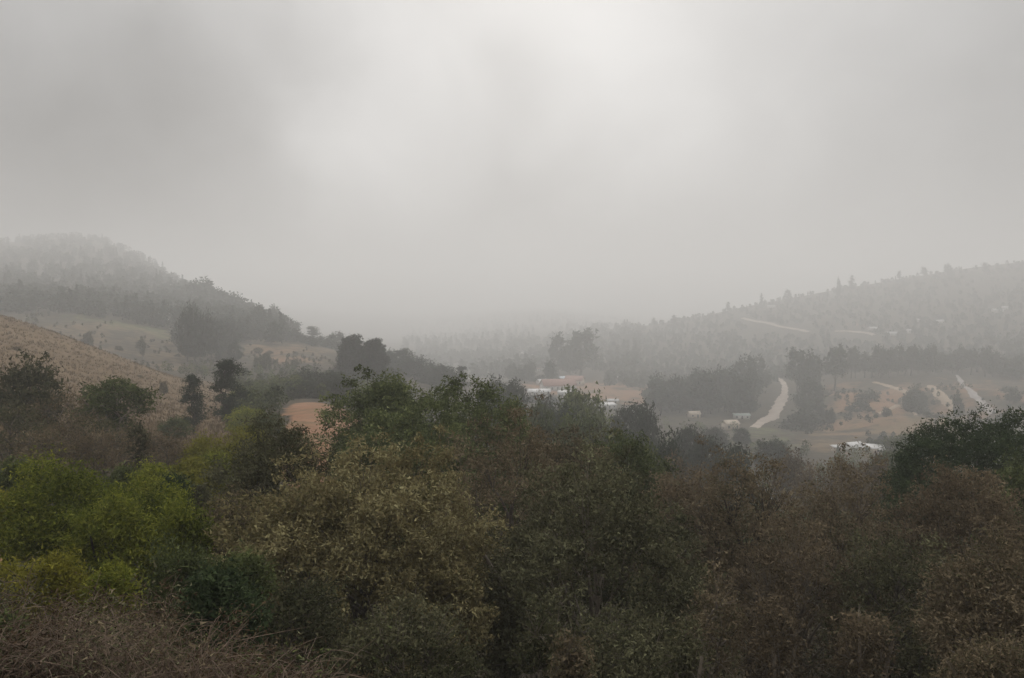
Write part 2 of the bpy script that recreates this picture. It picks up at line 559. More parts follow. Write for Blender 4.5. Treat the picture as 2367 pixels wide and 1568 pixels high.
def vnoise(x, y, seed):
    """smooth value noise on numpy arrays"""
    Rn = np.random.default_rng(seed)
    tab = Rn.random((64, 64))
    xi, yi = np.floor(x).astype(int), np.floor(y).astype(int)
    fx, fy = x - xi, y - yi
    fx, fy = fx * fx * (3 - 2 * fx), fy * fy * (3 - 2 * fy)
    g = lambda i, j: tab[i % 64, j % 64]
    return (g(xi, yi) * (1 - fx) + g(xi + 1, yi) * fx) * (1 - fy) + (g(xi, yi + 1) * (1 - fx) + g(xi + 1, yi + 1) * fx) * fy - 0.5


# rounded hillocks and the gullies between them on the bare slope across the valley
MOUNDS = [(1985, 318, 9, 32, 48), (2122, 312, -9, 16, 70), (2255, 318, 8, 36, 50), (1905, 290, 4, 22, 35), (2060, 268, 5, 26, 30), (2200, 262, 4, 26, 30), (1845, 300, -6, 18, 60)]


def ground_z(x, y):
    """height of the terrain at world x, y (arrays or numbers)"""
    x, y = np.atleast_1d(np.asarray(x, float)), np.atleast_1d(np.asarray(y, float))
    th = np.arctan2(x, y)
    R = np.hypot(x, y)
    lim = math.radians(45.5)
    thc = np.clip(th, -lim, lim)
    Yc = np.clip(R * np.cos(thc), ROWS[0], ROWS[-1])
    U = CX + np.tan(thc) * F
    fi = np.clip((U - UU[0]) / (UU[-1] - UU[0]) * (NU - 1), 0, NU - 1.001)
    fj = np.clip((np.log(Yc) - LY0) / (LY1 - LY0) * (NV - 1), 0, NV - 1.001)
    i, j = fi.astype(int), fj.astype(int)
    a_, b_ = fi - i, fj - j
    s = (G[i, j] * (1 - a_) + G[i + 1, j] * a_) * (1 - b_) + (G[i, j + 1] * (1 - a_) + G[i + 1, j + 1] * a_) * b_
    z = s * Yc
    nz_ = np.zeros_like(z)
    for k, (sc_, am) in enumerate(((2.3, 0.18), (7.0, 0.5), (31.0, 1.6), (110.0, 3.5))):
        wgt = np.clip((R - sc_ * 2.0) / (sc_ * 4), 0, 1)
        nz_ += vnoise(x / sc_ + 11.3 * k, y / sc_ + 5.7 * k, 20 + k) * am * wgt * (R < 6500)
    z = z + nz_
    for (u_, y_, h_, ra, rb) in MOUNDS:
        y_ = far(y_)
        x_ = (u_ - CX) / F * y_
        z = z + h_ * np.exp(-((x - x_) / ra) ** 2 - ((y - y_) / rb) ** 2)
    # behind the photographer the hillside goes on rising
    bk = np.clip((np.abs(th) - lim) / math.radians(35), 0, 1)
    zb = np.minimum(-1.9 + 0.16 * R, 30.0)
    return z * (1 - bk) + zb * bk


def gz(x, y):
    return float(ground_z(x, y)[0])


def ground_hit(U, V, y0=60.0, y1=1400.0):
    """first point of the ground along the line of sight"""
    y0, y1 = far(y0), far(y1)
    Y = np.exp(np.linspace(math.log(y0), math.log(y1), 900))
    x, y, z = ray(U, V)
    gx = x * Y / y
    below = z * Y / y <= ground_z(gx, Y)
    k = int(np.argmax(below)) if below.any() else len(Y) - 1
    return gx[k], Y[k], gz(gx[k], Y[k])


def terrain_mesh():
    th = np.concatenate([np.linspace(-180, -50, 40)[:-1], np.linspace(-50, 50, 340), np.linspace(50, 180, 40)[1:-1]])
    th = np.radians(th)
    rr = np.exp(np.linspace(math.log(2.6), math.log(7400), 400))
    TH, RR = np.meshgrid(th, rr, indexing='ij')
    x, y = np.sin(TH) * RR, np.cos(TH) * RR
    z = ground_z(x.ravel(), y.ravel())
    v = np.stack([x.ravel(), y.ravel(), z], 1)
    n, m = len(th), len(rr)
    i, j = np.meshgrid(np.arange(n), np.arange(m - 1), indexing='ij')
    i2 = (i + 1) % n
    q = np.stack([i * m + j, i * m + j + 1, i2 * m + j + 1, i2 * m + j], -1).reshape(-1, 4)
    cap = len(v)
    v = np.concatenate([v, [[0, 0, -2.0]]])
    k = np.arange(n)
    t = np.stack([np.full(n, cap), k * m, ((k + 1) % n) * m], -1)
    return v, q, t


def soft(a_, lo, hi, w):
    return 1 / (1 + np.exp(-(a_ - lo) / w)) * 1 / (1 + np.exp((a_ - hi) / w))


def ground_material():
    """what covers the ground: red soil, dry grass and green turf over a forest floor"""
    m, n, l = mat_new('hillside_ground')
    out = n.new('ShaderNodeOutputMaterial')
    d = n.new('ShaderNodeBsdfPrincipled')
    d.inputs['Roughness'].default_value = 1.0
    d.inputs['Specular IOR Level'].default_value = 0.1
    geo = n.new('ShaderNodeNewGeometry')

    def nz_(scale, det=6, rough=0.6):
        t = n.new('ShaderNodeTexNoise')
        t.inputs['Scale'].default_value = scale
        t.inputs['Detail'].default_value = det
        t.inputs['Roughness'].default_value = rough
        l.new(geo.outputs['Position'], t.inputs['Vector'])
        return t.outputs['Fac']

    def ramp(fac, c1, c2, lo=0.35, hi=0.65):
        cr = n.new('ShaderNodeValToRGB')
        cr.color_ramp.elements[0].position = lo
        cr.color_ramp.elements[0].color = (*c1, 1)
        cr.color_ramp.elements[1].position = hi
        cr.color_ramp.elements[1].color = (*c2, 1)
        l.new(fac, cr.inputs[0])
        return cr.outputs[0]

    def mix(fac, c1, c2):
        x = n.new('ShaderNodeMix')
        x.data_type = 'RGBA'
        l.new(fac, x.inputs[0])
        l.new(c1, x.inputs[6])
        l.new(c2, x.inputs[7])
        return x.outputs[2]

    big, mid, fine = nz_(0.03), nz_(0.16, 8, 0.65), nz_(1.1, 8, 0.7)
    floor_ = ramp(mid, (0.035, 0.032, 0.022), (0.085, 0.068, 0.045))
    grass = mix(ramp(fine, (0, 0, 0), (1, 1, 1)), ramp(mid, (0.100, 0.068, 0.040), (0.172, 0.121, 0.070)), ramp(big, (0.128, 0.088, 0.050), (0.202, 0.144, 0.084)))
    soil = mix(ramp(mid, (0, 0, 0), (1, 1, 1), 0.42, 0.62), ramp(big, (0.225, 0.112, 0.064), (0.300, 0.168, 0.104)), ramp(fine, (0.110, 0.082, 0.042), (0.235, 0.146, 0.082)))
    turf = ramp(mid, (0.060, 0.068, 0.030), (0.120, 0.118, 0.056))
    cur = floor_
    for nm, c in (('turf', turf), ('grass', grass), ('soil', soil)):
        at_ = n.new('ShaderNodeAttribute')
        at_.attribute_name = nm
        # ragged border
        ad = n.new('ShaderNodeMath')
        ad.operation = 'MULTIPLY_ADD'
        l.new(mid, ad.inputs[0])
        ad.inputs[1].default_value = 0.9
        l.new(at_.outputs['Fac'], ad.inputs[2])
        mr = n.new('ShaderNodeMapRange')
        mr.inputs['From Min'].default_value = 0.80
        mr.inputs['From Max'].default_value = 1.08
        l.new(ad.outputs[0], mr.inputs['Value'])
        cur = mix(mr.outputs[0], cur, c)
    l.new(cur, d.inputs['Base Color'])
    bp = n.new('ShaderNodeBump')
    bp.inputs['Strength'].default_value = 0.5
    bp.inputs['Distance'].default_value = 0.4
    l.new(fine, bp.inputs['Height'])
    l.new(bp.outputs[0], d.inputs['Normal'])
    l.new(d.outputs[0], out.inputs['Surface'])
    return m


tv, tq, tt_ = terrain_mesh()
tmesh = mesh_np('ground', tv, [tq, tt_], [ground_material()], smooth=True)
gx_, gy_ = tv[:, 0], np.maximum(tv[:, 1], 1e-3)
gU = np.where(tv[:, 1] > 0.5, CX + gx_ / gy_ * F, -5000)
gL = np.log(gy_)
ln = math.log
gU = gU + 34 * (vnoise(tv[:, 0] / 5.0 + 1, tv[:, 1] / 5.0, 81) + 0.8 * vnoise(tv[:, 0] / 22.0, tv[:, 1] / 22.0, 82))
gL = gL + 0.12 * (vnoise(tv[:, 0] / 5.0 + 7, tv[:, 1] / 5.0, 83) + 0.8 * vnoise(tv[:, 0] / 22.0, tv[:, 1] / 22.0, 84))
zone = {'grass': np.zeros(len(tv)), 'soil': np.zeros(len(tv)), 'turf': np.zeros(len(tv))}


def patch(nm, U0, U1, Y0, Y1, wu=15, wl_=0.03, amt=1.0):
    zone[nm] = np.maximum(zone[nm], amt * soft(gU, U0, U1, wu) * soft(gL, ln(far(Y0)), ln(far(Y1)), wl_))


patch('grass', -900, 545, 60, 170, 20)                 # dry grass hill
patch('grass', 60, 470, 195, 292, 20, 0.03, 0.52)                  # ploughed looking field beyond
patch('grass', 540, 800, 225, 345, 15, 0.03, 0.55)
patch('soil', 560, 770, 235, 300, 20, 0.04, 0.62)
patch('turf', 130, 420, 268, 300, 20, 0.02)
patch('turf', 500, 700, 120, 190, 30, 0.05)
patch('soil', 660, 830, 60, 116, 10, 0.02)              # orange bare field
patch('soil', 425, 515, 36, 46, 8, 0.03)
patch('soil', -200, 32, 23, 33, 8, 0.04)
patch('soil', 1205, 1540, 335, 420, 20, 0.03)          # cleared ground by the village
patch('soil', 1870, 2160, 255, 372, 25, 0.03, 0.66)    # bare slope across the valley
patch('soil', 2080, 3100, 270, 372, 25, 0.03, 0.60)
patch('grass', 1850, 2300, 200, 300, 25, 0.04, 0.7)
patch('turf', 2040, 2250, 190, 300, 30, 0.05, 0.75)
patch('turf', 1680, 1860, 190, 270, 30, 0.05, 0.8)
patch('soil', 1930, 2030, 600, 640, 15, 0.02, 0.9)
patch('grass', 2050, 2400, 520, 720, 40, 0.05, 0.35)
brk = vnoise(tv[:, 0] / 26 + 3, tv[:, 1] / 15 + 9, 71) + 0.6 * vnoise(tv[:, 0] / 9, tv[:, 1] / 6, 72)
for k, a_ in zone.items():
    farw = np.clip((tv[:, 1] - 230) / 120, 0, 1)
    a_ = np.clip(a_ * (1 - farw * np.clip(0.18 + brk * 1.1, 0, 0.8)), 0, 1)
    at_ = tmesh.attributes.new(k, 'FLOAT', 'POINT')
    at_.data.foreach_set('value', a_.astype(np.float32))
tag(link('ground', tmesh), kind='structure')


# ------------------------------------------------------------------ roads and tracks
def smooth_path(P, per=10):
    P = np.asarray(P, float)
    Q = np.vstack([2 * P[0] - P[1], P, 2 * P[-1] - P[-2]])
    o = []
    for i in range(1, len(Q) - 2):
        t = np.linspace(0, 1, per, endpoint=False)[:, None]
        o.append(0.5 * (2 * Q[i] + (Q[i + 1] - Q[i - 1]) * t + (2 * Q[i - 1] - 5 * Q[i] + 4 * Q[i + 1] - Q[i + 2]) * t ** 2
                        + (3 * Q[i] - Q[i - 1] - 3 * Q[i + 1] + Q[i + 2]) * t ** 3))
    o.append(P[-1:])
    return np.vstack(o)


ROADS = []


def road(name, uv, w, m, y0, y1, lift=0.25, taper=(1.0, 1.0)):
    w *= 1.5
    pts = np.array([ground_hit(u, v, y0, y1)[:2] for u, v in uv])
    p = smooth_path(pts)
    if name.startswith('hillside'):
        u_ = p / np.linalg.norm(p, axis=1, keepdims=True)
        ROADS.extend([p - u_ * q for q in (0, 12, 24, 36, 48, 60, 75, 90)])
    d = np.gradient(p, axis=0)
    d /= np.linalg.norm(d, axis=1, keepdims=True) + 1e-9
    nn = np.stack([-d[:, 1], d[:, 0]], 1)
    R = np.random.default_rng(len(name))
    across = np.linspace(-0.5, 0.5, 5)
    wj = w * np.interp(np.linspace(0, 1, len(p)), np.linspace(0, 1, len(taper)), taper)[:, None] * (1 + 0.16 * R.normal(0, 1, (len(p), 1)).clip(-1.5, 1.5))
    xy = p[:, None] + nn[:, None] * across[None, :, None] * wj[:, :, None]
    z = ground_z(xy[..., 0].ravel(), xy[..., 1].ravel()) + lift
    zc = z.reshape(len(p), 5)
    zc[:, [0, 4]] -= lift + 0.4
    v = np.concatenate([xy.reshape(-1, 2), zc.reshape(-1, 1)], 1)
    i, j = np.meshgrid(np.arange(len(p) - 1), np.arange(4), indexing='ij')
    q = np.stack([i * 5 + j, i * 5 + j + 1, (i + 1) * 5 + j + 1, (i + 1) * 5 + j], -1).reshape(-1, 4)
    return tag(link(name, mesh_np(name, v, [q], [m], smooth=True)), kind='structure')


road('dirt_road', [(1784, 862), (1800, 873), (1812, 887), (1814, 904), (1806, 926), (1795, 946), (1774, 969), (1742, 990)], 4.6, M_ROAD, 240, 420, 0.5, (0.8, 0.8, 0.8, 1.5, 1.9, 1.7, 1.0))
road('track', [(2212, 868), (2222, 884), (2245, 905), (2270, 930), (2300, 958)], 4.4, M_ROADG, 240, 420, 0.5, (0.5, 0.8, 1.1, 1.2))
road('path', [(2020, 884), (2050, 891), (2085, 902), (2112, 915)], 4.2, M_PATH, 240, 420, 0.5)
road('hillside_road', [(1718, 736), (1745, 743), (1790, 752), (1835, 761), (1872, 768)], 6.0, M_ROAD, 520, 800, 1.5)
road('hillside_track', [(1930, 767), (1965, 767), (2005, 771), (2022, 776)], 5.0, M_ROAD, 520, 800, 1.5)
road('path', [(2150, 892), (2168, 908), (2185, 925), (2205, 945), (2214, 958)], 5.0, M_PATH, 240, 420, 0.5)
road('path', [(2018, 960), (2060, 945), (2100, 948), (2118, 962)], 2.4, M_PATH, 240, 420, 0.5)
road('path', [(2170, 968), (2182, 980), (2190, 992)], 5.0, M_PATH, 220, 420, 0.5)

# ------------------------------------------------------------------ houses
def box_mesh(name, x0, x1, y0, y1, z0, z1, m):
    v = [(x, y, z) for x in (x0, x1) for y in (y0, y1) for z in (z0, z1)]
    f = [(0, 1, 3, 2), (4, 6, 7, 5), (0, 4, 5, 1), (2, 3, 7, 6), (0, 2, 6, 4), (1, 5, 7, 3)]
    return mesh_np(name, v, [np.array(f)], [m])


def house(name, U, V, y0, y1, w, d, h, rise, rot, wallm, roofm, label, cat='house', group=None, roof='gable', windows=3, door=True, sink=0.6):
    """V is where the foot of the front wall shows"""
    x, y, z = ground_hit(U, V, y0, y1)
    w, d, h, rise = w * 1.25, d * 1.2, h * 0.95, rise * 1.25
    root = link(name, None, loc=(x, y, z - sink))
    root.rotation_euler = (0, 0, math.radians(rot))
    tag(root, label, cat, group)
    hh = h + sink
    link('wall', box_mesh('wall', -w / 2, w / 2, -d / 2, d / 2, 0, hh, wallm), root)
    o, t = 0.5, 0.18
    if roof == 'gable':
        prof = [(-d / 2 - o, hh - 0.25), (0, hh + rise), (d / 2 + o, hh - 0.25)]
    else:
        prof = [(-d / 2 - o, hh + 0.02), (d / 2 + o, hh + rise)]
    v, f = [], []
    for X in (-w / 2 - o, w / 2 + o):
        for (a_, b_) in prof:
            v += [(X, a_, b_), (X, a_, b_ + t)]
    k = len(prof)
    for i in range(k - 1):
        a0, b0 = 2 * i, 2 * k + 2 * i
        f += [(a0 + 1, a0 + 3, b0 + 3, b0 + 1), (a0, b0, b0 + 2, a0 + 2), (a0, a0 + 2, a0 + 3, a0 + 1), (b0, b0 + 1, b0 + 3, b0 + 2)]
    f += [(0, 1, 2 * k + 1, 2 * k), (2 * k - 2, 4 * k - 2, 4 * k - 1, 2 * k - 1)]
    link('roof', mesh_np('roof', v, [np.array(f)], [roofm]), root)
    if roof == 'gable':
        for s in (-1, 1):
            gv = [(s * (w / 2 - 0.01), yy, zz) for yy, zz in ((-d / 2, hh), (d / 2, hh), (0, hh + rise * 0.93))]
            link('gable', mesh_np('gable', gv, [np.array([(0, 1, 2)])], [wallm]), root)
    n = windows + (1 if door else 0)
    for i in range(n):
        X = -w / 2 + w * (i + 0.5) / n
        if door and i == n // 2:
            link('door', box_mesh('door', X - 0.5, X + 0.5, -d / 2 - 0.06, -d / 2 + 0.05, 0.02 + sink, 2.1 + sink, M_DARK), root)
        else:
            link('window', box_mesh('window', X - 0.55, X + 0.55, -d / 2 - 0.05, -d / 2 + 0.05, sink + h * 0.36, sink + h * 0.76, M_DARK), root)
    return root


H_ = house
H_('tin_roof_house', 1972, 1043, 150, 300, 6.4, 6.0, 2.6, 1.5, 24, M_WHITE, M_TINB, 'white house with bright gabled tin roof at the foot of the bare red slope', windows=1)
H_('long_shed', 2014, 1046, 150, 300, 8.2, 5.0, 2.4, 0.9, -14, M_CREAM, M_TINB, 'long shed with bright sloping tin roof beside the white gabled house', 'shed', roof='shed', windows=2, door=False)
H_('lean_to', 1935, 1043, 150, 300, 3.4, 3.0, 2.0, 0.5, 10, M_CREAM, M_TIN, 'small lean-to with flat pale roof on the near side of the gabled house', 'shed', roof='shed', windows=0)
H_('garden_hut', 2042, 1052, 150, 300, 2.2, 2.2, 1.8, 0.4, 0, M_CREAM, M_TIN, 'tiny pale hut beyond the end of the long tin-roofed shed', 'hut', roof='shed', windows=0)
H_('beige_house', 1688, 994, 200, 380, 6.5, 5.5, 4.2, 1.4, 15, M_CREAM, M_CREAM, 'beige house beside the lower end of the pale dirt road', windows=2)
H_('sheet_roof_shed', 1714, 968, 200, 400, 8.5, 4.0, 2.6, 0.7, -4, M_WHITE, M_GREENROOF, 'low shed with long greenish sheet roof behind the beige house', 'shed', roof='shed', windows=2)
H_('arched_hut', 1604, 965, 200, 400, 6.0, 4.0, 2.6, 1.4, 12, M_CREAM, M_CREAM, 'pale roofed hut alone among the dark trees below the village', 'hut', windows=1)
H_('roadside_house', 1652, 1052, 120, 260, 4.0, 3.5, 2.4, 0.8, 10, M_WHITE, M_TIN, 'little white house half hidden behind brown tree tops', windows=1)
H_('red_roof_hall', 1290, 903, 300, 460, 23, 13, 5.2, 4.0, 12, M_WHITE, M_TILE, 'largest village building with broad red tiled roof', windows=5)
H_('red_roof_house', 1328, 890, 330, 480, 14, 10, 5.0, 3.4, -18, M_CREAM, M_TILE, 'red tiled house just uphill of the largest red-roofed hall')
H_('white_long_house', 1245, 917, 300, 460, 13, 6, 4.0, 1.4, 4, M_WHITE, M_TINB, 'long white house with pale roof below the red-roofed hall', windows=4)
H_('white_block_house', 1305, 920, 290, 460, 8, 6, 4.5, 0.8, -12, M_WHITE, M_TIN, 'white flat-topped house in front of the red-roofed hall', roof='shed')
H_('white_gable_house', 1253, 891, 330, 480, 7, 6, 3.6, 1.8, 30, M_WHITE, M_TINB, 'white gabled house uphill of the long white village house', windows=1)
H_('blue_roof_house', 1300, 881, 340, 500, 8, 5, 3.2, 1.4, 6, M_WHITE, M_BLUE, 'village house with bluish tin roof at the upper edge of the red roofs', windows=2)
H_('white_roof_shed', 1405, 944, 240, 420, 9, 5, 2.6, 1.0, 22, M_WHITE, M_TINB, 'white roofed shed at the lower edge of the cleared pink ground', 'shed', roof='shed', windows=2)
H_('white_roof_barn', 1416, 932, 260, 420, 7, 4, 2.2, 0.9, -4, M_CREAM, M_TIN, 'pale roofed barn on the cleared ground behind the white shed', 'barn', windows=1)
H_('clearing_hut', 1434, 878, 330, 520, 7, 4, 2.4, 0.9, 0, M_CREAM, M_TIN, 'pale hut alone at the top of the cleared pink ground', 'hut', windows=1)
H_('hedge_side_house', 1478, 958, 240, 420, 6, 4, 2.4, 0.8, 25, M_WHITE, M_TIN, 'small white house between two dark trees right of the clearing', windows=1)
for (U, V, w, h, r, lab) in [
        (1218, 822, 15, 4.0, 5, 'hazy white house with long pale roof above the village street'),
        (1255, 826, 8, 4.5, -15, 'hazy white house by the tall pine clump above the village'),
        (1187, 842, 10, 4.0, 12, 'hazy white house lowest on the far side of the valley road'),
        (1206, 866, 8, 4.5, -8, 'tall pale village house among small trees, uphill of the white gable'),
        (1176, 860, 8, 4.0, 18, 'hazy pale house beside the ridge trees at the valley mouth'),
        (1240, 858, 7, 3.6, 0, 'hazy pink-walled house between village trees'),
        (1240, 846, 9, 3.6, 10, 'hazy low house in the middle of the upper village'),
        (1395, 770, 14, 4.0, -6, 'faint white house on the foggy hill behind the tall pines'),
        (1300, 738, 12, 4.0, 8, 'faintest house, almost lost in fog near the farthest hilltop')]:
    H_('village_house', U, V, 380, 1300, w, 6, h, 1.6, r, M_WHITE, M_TIN if 'pink' not in lab else M_TILE, lab, group='hazy upper village houses', windows=2)
for (U, V, w, r, lab) in [
        (1775, 694, 13, 4, 'faint white house just under the crest of the misty ridge'),
        (1783, 712, 12, -6, 'faint white house below the crest house and above the pale road'),
        (2305, 722, 14, 10, 'misty white house highest up the wooded ridge at the photo edge'),
        (2325, 716, 10, -8, 'small misty house touching the highest ridge-edge house'),
        (2172, 748, 9, 0, 'misty pale house in the woods above the treeline'),
        (2125, 745, 8, 6, 'smallest misty house in the woods above the treeline'),
        (2060, 776, 13, -8, 'misty house with pale roof near the end of the pink hillside track'),
        (2105, 770, 10, 12, 'misty house between the pink track and the woods'),
        (2020, 764, 12, 4, 'misty house standing right on the pink hillside track')]:
    H_('ridge_house', U, V, 450, 900, w, 6, 3.6, 1.6, r, M_WHITE, M_TIN, lab, group='misty houses on the wooded ridge', windows=2)
for (U, V, w, r, lab) in [(314, 738, 6, 20, 'small white roofed hut at the top of the brown field'),
                          (398, 746, 6, -4, 'low white roofed hut on the field edge nearer the trees')]:
    H_('field_hut', U, V, 210, 330, w, 3, 1.2, 0.7, r, M_CREAM, M_TIN, lab, 'hut', 'white huts on the field edge', roof='shed', windows=0)


# ------------------------------------------------------------------ distant woods that read as one mass
def far_tree_geo(R, n_leaf, H, W, shape):
    """a few dozen leaf clumps of one far tree"""
    t = R.random(n_leaf)
    if shape == 'cone':
        r = np.clip(1 - t, 0.05, 1) ** 0.9
    else:
        r = np.sqrt(np.clip(1 - ((t - 0.42) / 0.6) ** 2, 0.02, 1))
    an = R.uniform(0, 6.283, n_leaf)
    q = np.sqrt(R.random(n_leaf)) * r * W / 2
    c = np.stack([np.cos(an) * q, np.sin(an) * q, H * (0.12 + 0.86 * t)], 1)
    return c


def wood_mass(name, spots, n_leaf, size, m, leaf, coneshare=0.3, seed=5):
    R = np.random.default_rng(seed)
    C, T = [], []
    for (x, y) in spots:
        H = size * R.uniform(0.7, 1.3)
        cone = R.random() < coneshare
        c = far_tree_geo(R, n_leaf, H * (1.25 if cone else 1), H * (0.45 if cone else 0.85), 'cone' if cone else 'round')
        c += np.array([x, y, gz(x, y)])
        C.append(c)
        T.append(np.clip(R.random() * 0.6 + 0.4 * R.random(n_leaf), 0, 1))
    C, T = np.concatenate(C), np.concatenate(T)
    v, f = leaf_faces(C, R, leaf, leaf * 0.75, None, True)
    return tag(link(name, mesh_np(name, v, [f], [m], T)), kind='stuff')


def spots(U0, U1, Y0, Y1, n, seed, keep=None):
    R = np.random.default_rng(seed)
    rd = np.concatenate(ROADS)
    out = []
    while len(out) < n:
        U, Y = R.uniform(U0, U1), math.exp(R.uniform(math.log(Y0), math.log(Y1)))
        if keep is not None and not keep(U, Y, R):
            continue
        Y = far(Y)
        if Y > 900 and np.hypot(rd[:, 0] - (U - CX) / F * Y, rd[:, 1] - Y).min() < 9:
            continue
        out.append(((U - CX) / F * Y, Y))
    return out


def sp_noise(U, Y, R, thr=0.0):
    return vnoise(np.array([U / 70.0]), np.array([math.log(Y) * 9]), 3)[0] > thr + R.uniform(-0.2, 0.2)


def keep_left(U, Y, R):
    if U > 480 and Y > 560:
        return False
    return True


wood_mass('hill_wood', spots(-350, 660, 292, 900, 1700, 31, keep_left), 150, 13.0, L_FAR, 2.1, 0.15, 41)
wood_mass('ridge_wood', spots(1400, 2900, 400, 860, 3400, 32, lambda U, Y, R: sp_noise(U, Y, R, -0.4) and not (1700 < U < 1880 and 610 < Y < 655)), 76, 7.6, L_FAR, 2.3, 0.15, 42)
wood_mass('valley_wood', spots(930, 1480, 480, 1400, 900, 33, lambda U, Y, R: sp_noise(U, Y, R, -0.2)), 70, 15.0, L_FAR, 4.2, 0.3, 43)

wood_mass('hollow_wood', spots(1130, 2420, 62, 265, 620, 34, lambda U, Y, R: not (U > 1830 and Y > 205) and not (1735 < U < 1830 and Y > 215)), 150, 4.6, L_GREEN, 0.55, 0.1, 44)
wood_mass('slope_scrub', spots(1830, 2500, 205, 345, 260, 36, lambda U, Y, R: sp_noise(U, Y, R, 0.05)), 60, 3.2, L_FAR, 0.9, 0.0, 46)
wood_mass('field_scrub', spots(60, 800, 200, 300, 330, 37, lambda U, Y, R: sp_noise(U, Y * 1.3, R, 0.05)), 50, 1.9, L_DBROWN, 0.6, 0.0, 47)
wood_mass('gully_scrub', spots(380, 1050, 92, 215, 260, 35, lambda U, Y, R: (U > 520 or Y > 190) and not (640 < U < 860 and Y < 124)), 150, 4.0, L_GREEN, 0.6, 0.0, 45)

# ------------------------------------------------------------------ tree kinds used again and again
PROTO = {}


def proto(key, *args, **kw):
    PROTO[key] = (build_tree(key, *args, **kw), args[1], args[2])


proto('round_a', 101, 8, 7, 0.0, 11, 240, 34, (0.36, 0.20), 0.46, 'dome', True, BARK_D, L_GREEN, 30)
proto('round_b', 102, 8, 7, 0.03, 13, 240, 34, (0.36, 0.20), 0.44, 'dome', True, BARK_D, L_GREEN, 30)
proto('round_c', 103, 8, 6, 0.05, 10, 220, 32, (0.36, 0.18), 0.42, 'dome', True, BARK_D, L_GREEN, 30, 0.1)
proto('bare', 104, 9, 7, 0.25, 10, 160, 18, (0.30, 0.12), 0.42, 'dome', True, BARK, L_BROWN, 150, 0.1, None, 2)
proto('column', 105, 12, 6, 0.0, 34, 520, 40, (0.40, 0.26), 0.36, 'dome', True, BARK_D, L_FAR, 10)
proto('pine', 106, 12, 4.2, 0.22, 12, 110, 34, (0.42, 0.16), 0.42, 'cone', True, BARK_D, L_FAR, 30, 0.25)
proto('sparse_pine', 107, 12, 4.5, 0.05, 15, 170, 32, (0.40, 0.14), 0.36, 'open', True, BARK_D, L_FAR, 40, 0.1)
proto('umbrella', 108, 7, 6.5, 0.45, 10, 150, 36, (0.26, 0.12), 0.32, 'umbrella', True, BARK_L, L_GREEN, 90, 0.0, None, 3)
proto('conic', 109, 4, 3, 0.04, 10, 130, 34, (0.20, 0.10), 0.24, 'cone', True, BARK_D, L_DBROWN, 20)
proto('far_round', 110, 9, 8, 0.0, 9, 110, 18, (0.8, 0.55), 0.6, 'dome', True, BARK_D, L_FAR)
proto('far_pine', 111, 12, 4, 0.2, 9, 60, 14, (0.8, 0.4), 0.5, 'cone', True, BARK_D, L_FAR, 0, 0.2)
proto('far_tall', 112, 13, 6, 0.12, 8, 90, 16, (0.9, 0.5), 0.6, 'dome', True, BARK_D, L_FAR, 0, 0.1)


def place(key, U, Vtop, wpx, Y, label, leafm=None, name='broadleaf_tree', cat='tree', group=None, seed=None, parts=('trunk', 'crown'), minh=None):
    (tm, cm), H, W = PROTO[key]
    Y = far(Y)
    x, y, zt = at(U, Vtop, Y)
    zb = gz(x, y)
    w = wpx / F * Y
    h = max(zt - zb, w * (1.8 if key == 'column' else 0.8))
    zb = zt - h
    R = random.Random(int(U * 7 + Vtop * 13))
    return put_tree(name, tm, cm, (x, y, zb - 0.1), (w / W, w / W, h / H), R.uniform(0, 6.28), label, cat, group, leafm, parts)


